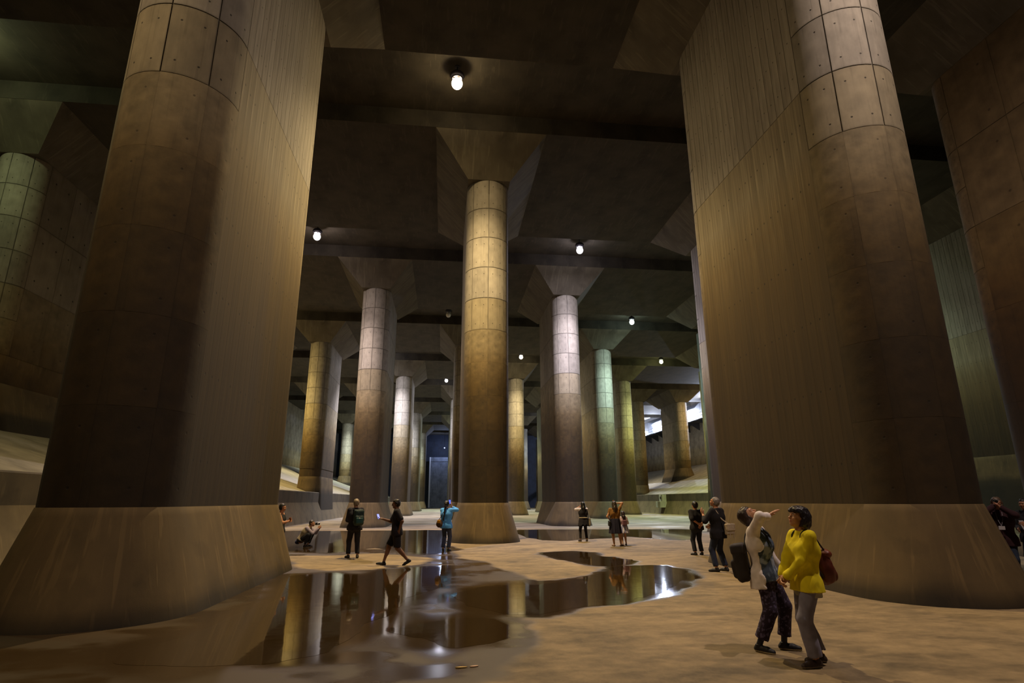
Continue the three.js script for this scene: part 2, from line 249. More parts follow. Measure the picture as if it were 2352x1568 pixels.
// ------------------------------------------------------------------ floor, banks and standing water
const PUDDLES = {
  main: ['shallow puddle with a crisp bluish right tip in the middle of the floor', [[4.38, 15.39], [5.71, 15.34], [5.85, 14.6], [5.5, 13.3], [4.79, 12.04], [4.12, 11.17], [3.59, 10.53], [3.0, 10.1], [2.53, 9.95], [2.18, 9.75], [1.87, 9.49], [1.5, 9.21], [1.11, 9.18], [0.7, 9.74], [0.34, 10.34], [0.18, 11.22], [0.45, 11.8], [1.09, 12.4], [1.87, 12.44], [2.98, 13.26], [3.7, 13.7], [4.1, 14.44]]],
  tongue: ['narrow dark puddle on the pale floor right of the central pillar', [[3.31, 19.7], [4.33, 20.03], [4.68, 19.5], [4.71, 18.06], [5.03, 17.88], [5.31, 16.61], [4.8, 15.9], [4.3, 15.6], [3.99, 15.9], [3.81, 16.3], [3.42, 18.12]]],
  pool: ['small pointed pool with sharp reflections close to the lower edge', [[-0.76, 8.32], [-0.63, 8.56], [-0.43, 8.73], [-0.05, 9.03], [0.36, 9.2], [0.73, 9.0], [0.92, 8.55], [0.93, 8.1], [0.76, 7.76], [0.42, 7.59], [0.13, 7.52], [-0.08, 7.8], [-0.44, 8.05]]],
  strip: ['wide water strip behind the crouching photographer mirroring the pillars', [[-9.7, 36.2], [-5.25, 35.6], [0.2, 35.4], [0.05, 32], [0.0, 26.4], [0.0, 23.6], [0.52, 21.38], [-0.36, 19.88], [-1.29, 21.22], [-2.41, 22.76], [-3.23, 21.52], [-3.91, 20.81], [-4.98, 21.79], [-7.5, 23], [-9.5, 28]]],
  right_strip: ['water strip between the central pillar and the people in skirts', [[4.5, 35.2], [7.58, 34.9], [10.62, 34.6], [14.14, 34.0], [12.4, 29], [10.08, 24.97], [8.68, 27.88], [6.79, 26.64], [5.3, 25.52], [4.4, 25.9]]],
  left: ['broad brown puddle at the foot of the huge left pillar', [[-3.35, 14.51], [-2.6, 14.78], [-1.66, 14.27], [-1.43, 15.6], [-0.74, 15.8], [-0.1, 15.9], [0.1, 13.4], [0.0, 12.2], [-0.44, 11.42], [-0.61, 10.67], [-0.75, 9.42], [-1.01, 8.61], [-1.08, 7.7], [-1.27, 7.25], [-1.72, 7.1], [-2.57, 7.0], [-3.4, 7.3], [-3.2, 8.4], [-2.88, 10.58], [-2.89, 12.13]]],
};
const DAMP = [[0.6, 18.34], [1.11, 17.35], [1.49, 15.25], [1.87, 13.96], [2.08, 12.41], [3.02, 13.43], [4.17, 15.23], [5.9, 15.56], [5.48, 13.26], [4.1, 10.93], [2.83, 9.82], [2.08, 9.46], [1.57, 9.25], [1.25, 8.93], [1.35, 8.11], [1.21, 7.61], [0.9, 6.97], [0.67, 6.44], [0.43, 5.99], [0.2, 2], [-12, 2], [-12, 24], [-6, 22.6], [0.2, 21.5]];
const DRY = [[-4.9, 19.6], [-3.17, 19.9], [-1.94, 20.4], [-0.8, 19.0], [-0.3, 18.2], [-0.5, 16.8], [-1.27, 15.6], [-2.76, 15.5], [-3.5, 16.2]];
function sdPoly(p, x, y) { let d = 1e9, s = 1; for (let i = 0, j = p.length - 1; i < p.length; j = i++) { const ex = p[j][0] - p[i][0], ey = p[j][1] - p[i][1], wx = x - p[i][0], wy = y - p[i][1], t = clamp((wx * ex + wy * ey) / (ex * ex + ey * ey)); d = Math.min(d, (wx - ex * t) ** 2 + (wy - ey * t) ** 2); const a = y >= p[i][1], b = y < p[j][1], c = ex * wy > ey * wx; if ((a && b && c) || (!a && !b && !c)) s = -s; } return s * Math.sqrt(d); }
const toS = (c) => c <= 0.0031308 ? c * 12.92 : 1.055 * Math.pow(c, 1 / 2.4) - 0.055;
const NX0 = -11, NX1 = 13, NZ0 = 3, NZ1 = 37, FS = 1536;
const dryColor = (x, z, f) => { let g = 0.86 + 0.6 * (fbm(x * 0.5, z * 0.5, 301, 4) - 0.5) + 0.75 * (fbm(x * 2.1, z * 3.3, 311, 5) - 0.5) + 0.45 * (fbm(x * 9, z * 12, 321, 3) - 0.5) + 0.12 * (hash2(x * 85, z * 85, 3) - 0.5); g *= 1 - 0.3 * smooth(0.56, 0.74, fbm(x * 1.3 + 9, z * 3.1, 331, 5)); return [0.25 * g, 0.184 * g, 0.1 * g]; };
const fieldN = 384, damp = new Float32Array(fieldN * fieldN), shore = new Float32Array(fieldN * fieldN).fill(9);
for (let j = 0; j < fieldN; j++) for (let i = 0; i < fieldN; i++) { const x = mixn(NX0, NX1, i / (fieldN - 1)), z = mixn(NZ0, NZ1, j / (fieldN - 1)); let d = Math.max(sdPoly(DAMP, x, z), -sdPoly(DRY, x, z)); for (const k in PUDDLES) { const q = sdPoly(PUDDLES[k][1], x, z); d = Math.min(d, q - 0.25); shore[j * fieldN + i] = Math.min(shore[j * fieldN + i], q); } damp[j * fieldN + i] = d; }
function fieldAt(F, x, z) { const u = clamp((x - NX0) / (NX1 - NX0)) * (fieldN - 1.001), v = clamp((z - NZ0) / (NZ1 - NZ0)) * (fieldN - 1.001), i = u | 0, j = v | 0, a = u - i, b = v - j, o = j * fieldN + i; return mixn(mixn(F[o], F[o + 1], a), mixn(F[o + fieldN], F[o + fieldN + 1], a), b); }
function dampAt(x, z) { const d = fieldAt(damp, x, z); return smooth(0.14, -0.12, d + 0.55 * (fbm(x * 1.2, z * 1.2, 401, 4) - 0.5)); }
const fcol = new Uint8Array(FS * FS * 4), frough = new Uint8Array(FS * FS * 4);
for (let j = 0; j < FS; j++) for (let i = 0; i < FS; i++) {
  const x = mixn(NX0, NX1, (i + 0.5) / FS), z = mixn(NZ0, NZ1, (j + 0.5) / FS), w = dampAt(x, z), c = dryColor(x, z), o = (j * FS + i) * 4;
  const k = 0.75 + 0.5 * noise2(x * 0.9, z * 0.9, 421);
  fcol[o] = toS(mixn(c[0], 0.034 * k, w * 0.97)) * 255; fcol[o + 1] = toS(mixn(c[1], 0.0195 * k, w * 0.97)) * 255; fcol[o + 2] = toS(mixn(c[2], 0.006 * k, w * 0.97)) * 255; fcol[o + 3] = 255;
  const r = mixn(0.8, mixn(0.07, 0.2 + 0.3 * smooth(0.36, 0.6, fbm(x * 1.1 + 4, z * 1.7, 441, 4)), smooth(-0.1, 0.75, fieldAt(shore, x, z) + 0.5 * (noise2(x * 2, z * 2, 451) - 0.5))), w); frough[o] = frough[o + 1] = frough[o + 2] = r * 255; frough[o + 3] = 255;
}
const ftex = (d, srgb) => { const t = new THREE.DataTexture(d, FS, FS); t.magFilter = THREE.LinearFilter; if (srgb) t.colorSpace = THREE.SRGBColorSpace; t.needsUpdate = true; return t; };
const floorTile = dataTex(1024, 1024, (u, v) => { let g = 0.82 + 0.4 * (fbm(u * 5, v * 5, 501, 5, 5, 5) - 0.5) + 0.12 * (hash2(u * 1024, v * 1024, 9) - 0.5); g *= 1 - 0.5 * smooth(0.6, 0.7, fbm(u * 6, v * 14, 521, 4, 6, 14)); return [toS(0.245 * g), toS(0.2 * g), toS(0.14 * g)]; }, true);
floorTile.repeat.set(1 / 9, 1 / 9);
const floorTileRough = dataTex(512, 512, (u, v) => grey(0.82 - 0.4 * smooth(0.52, 0.68, fbm(u * 5, v * 12, 541, 4, 5, 12))));
floorTileRough.repeat.set(1 / 12, 1 / 12);
const matFloorNear = new THREE.MeshStandardMaterial({ map: ftex(fcol, true), roughnessMap: ftex(frough), roughness: 1 });
const matFloorFar = new THREE.MeshStandardMaterial({ map: floorTile, roughnessMap: floorTileRough, roughness: 1 });
const floor = struct('floor');
{
  const near = new THREE.PlaneGeometry(NX1 - NX0, NZ1 - NZ0); near.rotateX(-Math.PI / 2); near.translate((NX0 + NX1) / 2, 0, -(NZ0 + NZ1) / 2);
  // uv: u along X, v along Z (plan); three's plane has v = 1 at the far (-z) edge, which is Z = NZ1
  mesh('slab', near, matFloorNear, floor);
  const far = (x0, x1, z0, z1) => { const g = new THREE.PlaneGeometry(x1 - x0, z1 - z0); g.rotateX(-Math.PI / 2); g.translate((x0 + x1) / 2, 0, -(z0 + z1) / 2); mesh('slab', uvBox(g), matFloorFar, floor); };
  far(XL, XR, ZN, NZ0); far(XL, XR, NZ1, ZF); far(NX1, XR, NZ0, NZ1); far(XL, NX0, NZ0, NZ1);
  mesh('foundation', box(XL - 0.5, XR + 0.5, -0.7, -0.05, ZN - 0.5, ZF + 0.5), new THREE.MeshStandardMaterial({ color: 0x332a20, roughness: 0.9 }), floor);
  // banks: flared foot, upright kerb, ledge, slope up to the wall
  const prof = [[0.5, 0], [0.22, 0.85], [0, 1.55], [0, 1.56], [0, 2.37], [-0.05, 2.42], [-0.9, 2.46], [-0.95, 2.46], [-8, 4.95], [-15.4, 7.55]];
  for (const [x, s] of [[-11.07, 1], [28.41, -1]]) {
    const n = 60, pos = [], uv = [], idx = []; let len = 0;
    for (let i = 0; i < prof.length; i++) { if (i) len += Math.hypot(prof[i][0] - prof[i - 1][0], prof[i][1] - prof[i - 1][1]); for (let k = 0; k <= n; k++) { const z = mixn(ZN, ZF, k / n); pos.push(x + s * prof[i][0], prof[i][1], -z); uv.push(z, len); } }
    for (let i = 0; i + 1 < prof.length; i++) for (let k = 0; k < n; k++) { const a = i * (n + 1) + k, b = a + 1, c = a + n + 1, d = c + 1; s > 0 ? idx.push(a, c, b, b, c, d) : idx.push(a, b, c, b, d, c); }
    let g = new THREE.BufferGeometry(); g.setAttribute('position', new THREE.Float32BufferAttribute(pos, 3)); g.setAttribute('uv', new THREE.Float32BufferAttribute(uv, 2)); g.setIndex(s > 0 ? idx.map((q, i) => idx[i - (i % 3) + [0, 2, 1][i % 3]]) : idx.map((q, i) => idx[i - (i % 3) + [0, 2, 1][i % 3]]));
    g = toCreasedNormals(g, 0.35);
    mesh('bank', paint(g, (px, y, z) => { const k = 0.85 + 0.3 * noise2(px * 0.9 + y, z * 0.4, 19); return y > 2.43 ? [0.27 * k, 0.245 * k, 0.195 * k] : y > 1.555 ? [0.07 * k, 0.055 * k, 0.036 * k] : [0.16 * k, 0.125 * k, 0.072 * k]; }), matCast, floor);
  }
}
const rip = dataTex(256, 256, (u, v) => grey(fbm(u * 6, v * 6, 601, 3, 6, 6)));
rip.repeat.set(0.5, 0.5);
const matWater = new THREE.MeshPhysicalMaterial({ color: new THREE.Color().setRGB(0.032, 0.0185, 0.0056), roughness: 0.05, ior: 1.33, specularIntensity: 1, bumpMap: rip, bumpScale: 0.0012, clearcoat: 0.35, clearcoatRoughness: 0.02 });
for (const k in PUDDLES) {
  const [label, pts] = PUDDLES[k], c = new THREE.CatmullRomCurve3(pts.map(([x, z]) => V(x, 0, -z)), true, 'centripetal'), ps = c.getPoints(pts.length * 12), cx = pts.reduce((a, p) => a + p[0], 0) / pts.length, cz = pts.reduce((a, p) => a + p[1], 0) / pts.length;
  const sh = new THREE.Shape(ps.map((p) => { const a = 0.16 * (fbm(p.x * 1.7, p.z * 1.7, 701, 4) - 0.5) * Math.min(1.6, 0.5 + Math.abs(p.z) / 20), b = 0.3 * (fbm(p.x * 1.1 + 40, p.z * 1.1, 711, 4) - 0.5); return new THREE.Vector2(p.x - cx + a * 2, -p.z - cz + b * 2); }));
  const g = new THREE.ExtrudeGeometry(sh, { depth: 0.0015, bevelEnabled: false }); g.rotateX(-Math.PI / 2);
  const m = mesh('puddle', uvBox(g), matWater); m.position.set(cx, 0, -cz); tag(m, label, 'puddle');
}

// ------------------------------------------------------------------ ceiling lamps
const matBlack = new THREE.MeshStandardMaterial({ color: new THREE.Color().setRGB(0.03, 0.028, 0.04), roughness: 0.55, metalness: 0.3 });
const matWhite = new THREE.MeshStandardMaterial({ color: new THREE.Color().setRGB(0.8, 0.8, 0.78), roughness: 0.5 });
const capLathe = new THREE.LatheGeometry([[0.001, 0.6], [0.05, 0.6], [0.1, 0.57], [0.22, 0.5], [0.29, 0.42], [0.3, 0.36], [0.27, 0.3], [0.2, 0.24], [0.19, 0.24], [0.24, 0.31], [0.25, 0.37], [0.001, 0.44]].map((p) => new THREE.Vector2(...p)), 28);
const rodGeo = new THREE.CylinderGeometry(0.025, 0.025, 0.24, 10).translate(0, 0.7, 0);
const plateGeo = new THREE.CylinderGeometry(0.12, 0.12, 0.02, 16).translate(0, 0.79, 0);
const bulbGeo = new THREE.SphereGeometry(1, 24, 18).scale(0.225, 0.243, 0.225);
const vaneGeo = (() => { const s = new THREE.Shape(); s.absarc(0, 0, 0.2, 0.2, Math.PI / 2 - 0.2, false); s.lineTo(0.07, 0.07); const g = new THREE.ExtrudeGeometry(s, { depth: 0.012, bevelEnabled: false, curveSegments: 8 }); g.rotateX(-Math.PI / 2); g.translate(0, 0.235, 0); return g; })();
const colliGeo = new THREE.TorusGeometry(0.2, 0.016, 8, 28).rotateX(Math.PI / 2).translate(0, 0.24, 0);
for (const [X, Z, col, down, side, lit, label] of LAMPS) {
  const g = group('ceiling_lamp', label ?? 'ceiling lamp of the hall hidden behind pillars or outside the frame', 'lamp', label ? 'ceiling lamps in view' : 'hidden ceiling lamps');
  g.position.set(X, 18.0, -Z);
  mesh('mounting_plate', plateGeo, matBlack, g); mesh('rod', rodGeo, matBlack, g); mesh('cap', capLathe, matBlack, g); mesh('ring', colliGeo, matBlack, g);
  for (let k = 0; k < 4; k++) mesh('reflector_vane', vaneGeo, matWhite, g).rotation.y = k * Math.PI / 2 + 0.4;
  mesh('bulb', bulbGeo, lit ? new THREE.MeshStandardMaterial({ color: 0xffffff, emissive: new THREE.Color(col).lerp(new THREE.Color(1, 1, 1), 0.5), emissiveIntensity: 4.5, roughness: 0.4 }) : matWhite, g);
  if (!lit) continue;
  const p = new THREE.PointLight(col, 7, 0, 2); p.name = 'ceiling_lamp_glow'; p.position.set(X, 18.0, -Z); p.castShadow = true; p.shadow.radius = 5; scene.add(p);
  for (const [name, power, half, blend] of [['ceiling_lamp_beam', SPOT * down, HALF, 1], ['ceiling_lamp_skirt', SIDE * side, WIDE, 0.5]]) {
    const s = new THREE.SpotLight(col, power, 0, half, blend, 2); s.name = name; s.position.set(X, 17.98, -Z); s.target.position.set(X, 0, -Z); s.target.name = 'ceiling_lamp_aim'; s.castShadow = true; s.shadow.radius = 6; scene.add(s, s.target);
  }
}

// ------------------------------------------------------------------ gallery along the right wall
{
  const steel = new THREE.MeshStandardMaterial({ color: new THREE.Color().setRGB(0.13, 0.145, 0.18), roughness: 0.6 }), dark = new THREE.MeshStandardMaterial({ color: new THREE.Color().setRGB(0.06, 0.065, 0.08), roughness: 0.6 });
  const g = group('gallery', 'steel walkway with railing high on the right wall beside blue white lamps', 'walkway'); g.position.set(XR, 14.5, -108);
  const loc = (x0, x1, y0, y1, z0, z1) => new THREE.BoxGeometry(x1 - x0, y1 - y0, z1 - z0).translate((x0 + x1) / 2, (y0 + y1) / 2, (z0 + z1) / 2);
  mesh('deck', loc(-2, 0, 0, 0.16, -26, 26), dark, g);
  for (let i = 0; i < 4; i++) mesh('cladding_panel', loc(-0.09, -0.01, 0.2, 3.4, -26 + 13 * i + 0.05, -26 + 13 * (i + 1) - 0.05), steel, g);
  for (const y of [0.62, 1.15]) mesh('rail', loc(-1.97, -1.92, y, y + 0.05, -26, 26), steel, g);
  for (let z = -26; z <= 26; z += 2) mesh('post', loc(-1.98, -1.91, 0.16, 1.2, z - 0.035, z + 0.035), matWhite, g);
  for (let z = -24; z <= 24; z += 4) { const s = new THREE.Shape([[0, 0], [-1.9, 0], [-1.9, -0.12], [-0.15, -1.2], [0, -1.2]].map((p) => new THREE.Vector2(...p))); const b = new THREE.ExtrudeGeometry(s, { depth: 0.1, bevelEnabled: false }); b.translate(0, 0, z); mesh('bracket', b, dark, g); }
  for (const [z, label] of [[100.2, 'blue white gallery lamp right of the orange pillar'], [116.3, 'blue white gallery lamp left of the orange pillar'], [88, null], [130, null]]) {
    const l = group('gallery_lamp', label ?? 'blue white gallery lamp hidden behind pillars', 'lamp', label ? undefined : 'hidden gallery lamps'); l.position.set(42.9, 16.45, -z);
    mesh('tube', new THREE.CapsuleGeometry(0.1, 0.26, 6, 14).rotateX(Math.PI / 2), new THREE.MeshStandardMaterial({ color: 0xffffff, emissive: 0xd8e0ff, emissiveIntensity: 14 }), l);
    mesh('canopy', new RoundedBoxGeometry(0.4, 0.06, 1.6, 2, 0.02).translate(0, 0.26, 0), steel, l); mesh('arm', new THREE.CylinderGeometry(0.03, 0.03, 0.8, 8).rotateZ(Math.PI / 2).translate(0.4, 0.27, 0), steel, l);
    const p = new THREE.PointLight(0xdfe8ff, 520, 0, 2); p.name = 'gallery_lamp_light'; p.position.copy(l.position); p.castShadow = true; scene.add(p);
  }
}

{
  const g = group('kerb_box', 'small pale concrete box with an opening set into the kerb of the right bank', 'concrete box'); g.position.set(27.9, 0.75, -74.6);
  const m = new THREE.MeshStandardMaterial({ color: new THREE.Color().setRGB(0.42, 0.42, 0.36), roughness: 0.8, map: castTex }), d = new THREE.MeshStandardMaterial({ color: 0x2c2422, roughness: 0.9 });
  mesh('block', uvBox(new RoundedBoxGeometry(0.9, 0.75, 1.5, 2, 0.03).translate(0, 0.375, 0)), m, g);
  mesh('frame', uvBox(new RoundedBoxGeometry(0.7, 0.85, 1.1, 2, 0.03).translate(0.3, 1.18, 0)), m, g);
  mesh('opening', new THREE.CylinderGeometry(0.18, 0.18, 0.06, 20).rotateZ(Math.PI / 2).translate(-0.07, 1.2, 0), d, g);
}
// ------------------------------------------------------------------ people: implicit bodies and clothes, meshed by surface nets
function surfaceNets(f, lo, hi, h) {
  const n = [0, 1, 2].map((i) => Math.ceil((hi[i] - lo[i]) / h) + 2), [nx, ny, nz] = n, val = new Float32Array(nx * ny * nz), id = new Int32Array(nx * ny * nz).fill(-1), pos = [], idx = [];
  let o = 0; for (let k = 0; k < nz; k++) for (let j = 0; j < ny; j++) for (let i = 0; i < nx; i++) val[o++] = f(lo[0] + i * h, lo[1] + j * h, lo[2] + k * h);
  const at = (i, j, k) => (k * ny + j) * nx + i;
  for (let k = 0; k + 1 < nz; k++) for (let j = 0; j + 1 < ny; j++) for (let i = 0; i + 1 < nx; i++) {
    const c = at(i, j, k); let m = 0; for (let q = 0; q < 8; q++) if (val[c + (q & 1) + ((q >> 1) & 1) * nx + (q >> 2) * nx * ny] < 0) m |= 1 << q;
    if (m === 0 || m === 255) continue;
    let x = 0, y = 0, z = 0, t = 0;
    for (let q = 0; q < 8; q++) for (let b = 0; b < 3; b++) { const r = q | (1 << b); if (r === q) continue; const va = val[c + (q & 1) + ((q >> 1) & 1) * nx + (q >> 2) * nx * ny], vb = val[c + (r & 1) + ((r >> 1) & 1) * nx + (r >> 2) * nx * ny]; if ((va < 0) === (vb < 0)) continue; const s = va / (va - vb); x += (q & 1) + (b === 0 ? s : 0); y += ((q >> 1) & 1) + (b === 1 ? s : 0); z += (q >> 2) + (b === 2 ? s : 0); t++; }
    id[c] = pos.length / 3; pos.push(lo[0] + (i + x / t) * h, lo[1] + (j + y / t) * h, lo[2] + (k + z / t) * h);
  }
  const quad = (a, b, c, d, flip) => { if (a < 0 || b < 0 || c < 0 || d < 0) return; flip ? idx.push(a, c, b, a, d, c) : idx.push(a, b, c, a, c, d); };
  for (let k = 1; k + 1 < nz; k++) for (let j = 1; j + 1 < ny; j++) for (let i = 1; i + 1 < nx; i++) {
    const c = at(i, j, k), s = val[c] < 0;
    if (s !== val[c + 1] < 0) quad(id[c - nx - nx * ny], id[c - nx * ny], id[c], id[c - nx], !s);
    if (s !== val[c + nx] < 0) quad(id[c - 1 - nx * ny], id[c - 1], id[c], id[c - nx * ny], !s);
    if (s !== val[c + nx * ny] < 0) quad(id[c - 1 - nx], id[c - nx], id[c], id[c - 1], !s);
  }
  const g = new THREE.BufferGeometry(); g.setAttribute('position', new THREE.Float32BufferAttribute(pos, 3)); g.setIndex(idx); g.computeVertexNormals(); return g;
}
function rumple(g, amp, freq = 12) { if (!amp || !g.attributes.position.count) return g; const p = g.attributes.position, n = g.attributes.normal; for (let i = 0; i < p.count; i++) { const x = p.getX(i), y = p.getY(i), z = p.getZ(i), d = amp * (noise3(x * freq, y * freq * 0.6 + x * 5, z * freq) + 0.5 * noise3(x * freq * 2.3, y * freq * 1.3, z * freq * 2.3) - 0.75); p.setXYZ(i, x + n.getX(i) * d, y + n.getY(i) * d, z + n.getZ(i) * d); } g.computeVertexNormals(); return g; }
// primitives: flat arrays, p = point
const cone = (a, b, ra, rb) => { const ax = a.x, ay = a.y, az = a.z, bx = b.x - ax, by = b.y - ay, bz = b.z - az, l2 = bx * bx + by * by + bz * bz || 1e-9; return (x, y, z) => { const px = x - ax, py = y - ay, pz = z - az, t = clamp((px * bx + py * by + pz * bz) / l2), qx = px - bx * t, qy = py - by * t, qz = pz - bz * t; return Math.sqrt(qx * qx + qy * qy + qz * qz) - ra - (rb - ra) * t; }; };
const ell = (c, r, F) => { const [X, Y, Z] = F ?? [V(1, 0, 0), V(0, 1, 0), V(0, 0, 1)]; return (x, y, z) => { const dx = x - c.x, dy = y - c.y, dz = z - c.z, a = (dx * X.x + dy * X.y + dz * X.z) / r[0], b = (dx * Y.x + dy * Y.y + dz * Y.z) / r[1], e = (dx * Z.x + dy * Z.y + dz * Z.z) / r[2], k0 = Math.sqrt(a * a + b * b + e * e), k1 = Math.sqrt((a / r[0]) ** 2 + (b / r[1]) ** 2 + (e / r[2]) ** 2); return k1 < 1e-9 ? -Math.min(...r) : k0 * (k0 - 1) / k1; }; };
const smin = (a, b, k) => { const h = Math.max(k - Math.abs(a - b), 0) / k; return Math.min(a, b) - h * h * k * 0.25; };
const union = (list, k) => (x, y, z) => { let d = list[0](x, y, z); for (let i = 1; i < list.length; i++) d = smin(d, list[i](x, y, z), k); return d; };
const rbox = (c, r, e, F) => { const [X, Y, Z] = F ?? [V(1, 0, 0), V(0, 1, 0), V(0, 0, 1)]; return (x, y, z) => { const dx = x - c.x, dy = y - c.y, dz = z - c.z, a = Math.abs(dx * X.x + dy * X.y + dz * X.z) - r[0] + e, b = Math.abs(dx * Y.x + dy * Y.y + dz * Y.z) - r[1] + e, q = Math.abs(dx * Z.x + dy * Z.y + dz * Z.z) - r[2] + e; return Math.hypot(Math.max(a, 0), Math.max(b, 0), Math.max(q, 0)) + Math.min(Math.max(a, b, q), 0) - e; }; };
const boundsOf = (pts, m) => [[0, 1, 2].map((i) => Math.min(...pts.map((p) => p.getComponent(i))) - m), [0, 1, 2].map((i) => Math.max(...pts.map((p) => p.getComponent(i))) + m)];
function ik(a, target, l1, l2, pole) { const d = target.clone().sub(a), L = Math.min(d.length(), (l1 + l2) * 0.999), u = d.clone().normalize(), b = a.clone().addScaledVector(u, L), c = (l1 * l1 - l2 * l2 + L * L) / (2 * L), h = Math.sqrt(Math.max(0, l1 * l1 - c * c)), w = pole.clone().addScaledVector(u, -pole.dot(u)).normalize(); return [a.clone().addScaledVector(u, c).addScaledVector(w, h), b]; }
const fabric = (rough = 0.9) => new THREE.MeshStandardMaterial({ vertexColors: true, roughness: rough });
const matCloth = fabric(), matSkin = new THREE.MeshPhysicalMaterial({ vertexColors: true, roughness: 0.55, sheen: 0.1 }), matHair = new THREE.MeshStandardMaterial({ vertexColors: true, roughness: 0.45 }), matShoe = fabric(0.6);
const lin = (hex) => { const c = new THREE.Color(hex); return [c.r, c.g, c.b]; };
const tintOf = (c) => typeof c === 'function' ? c : (x, y, z) => { const k = 0.85 + 0.3 * noise3(x * 30, y * 30, z * 30); return c.map((q) => q * k); };

function hand(W, d, n, left, curl, hs) {
  d = d.clone().normalize(); n = n.clone().addScaledVector(d, -n.dot(d)).normalize();
  const th = (left ? n.clone().cross(d) : d.clone().cross(n)).normalize(), L = [], at = (a, b, c) => W.clone().addScaledVector(d, a * hs).addScaledVector(th, b * hs).addScaledVector(n, c * hs);
  const pts = [W];
  for (let i = 0; i < 4; i++) {
    const off = (1.5 - i) * 0.0195, k = at([0.082, 0.086, 0.083, 0.075][i], off, 0); L.push(cone(at(0.0, off * 0.7, 0), k, 0.0165 * hs, 0.0115 * hs));
    let p = k, a = curl * (0.5 + 0.08 * i); const len = [0.068, 0.076, 0.07, 0.055][i];
    for (let s = 0; s < 3; s++) { const dir = d.clone().multiplyScalar(Math.cos(a)).addScaledVector(n, Math.sin(a)).addScaledVector(th, (1.5 - i) * 0.05), q = p.clone().addScaledVector(dir.normalize(), len * [0.45, 0.3, 0.25][s] * hs); L.push(cone(p, q, [0.0095, 0.0088, 0.008][s] * hs, [0.0088, 0.008, 0.0068][s] * hs)); p = q; a += curl * 0.75; }
    pts.push(p, k);
  }
  const t0 = at(0.02, 0.026, 0.006), t1 = at(0.062, 0.05, 0.014 + 0.012 * curl), t2 = at(0.09, 0.05 - 0.008 * curl, 0.022 + 0.02 * curl);
  L.push(cone(at(0.01, 0.012, 0), t0, 0.017 * hs, 0.015 * hs), cone(t0, t1, 0.014 * hs, 0.0105 * hs), cone(t1, t2, 0.0105 * hs, 0.008 * hs));
  pts.push(t1, t2);
  const f0 = union(L.slice(0), 0.006 * hs); return { f: f0, pts };
}
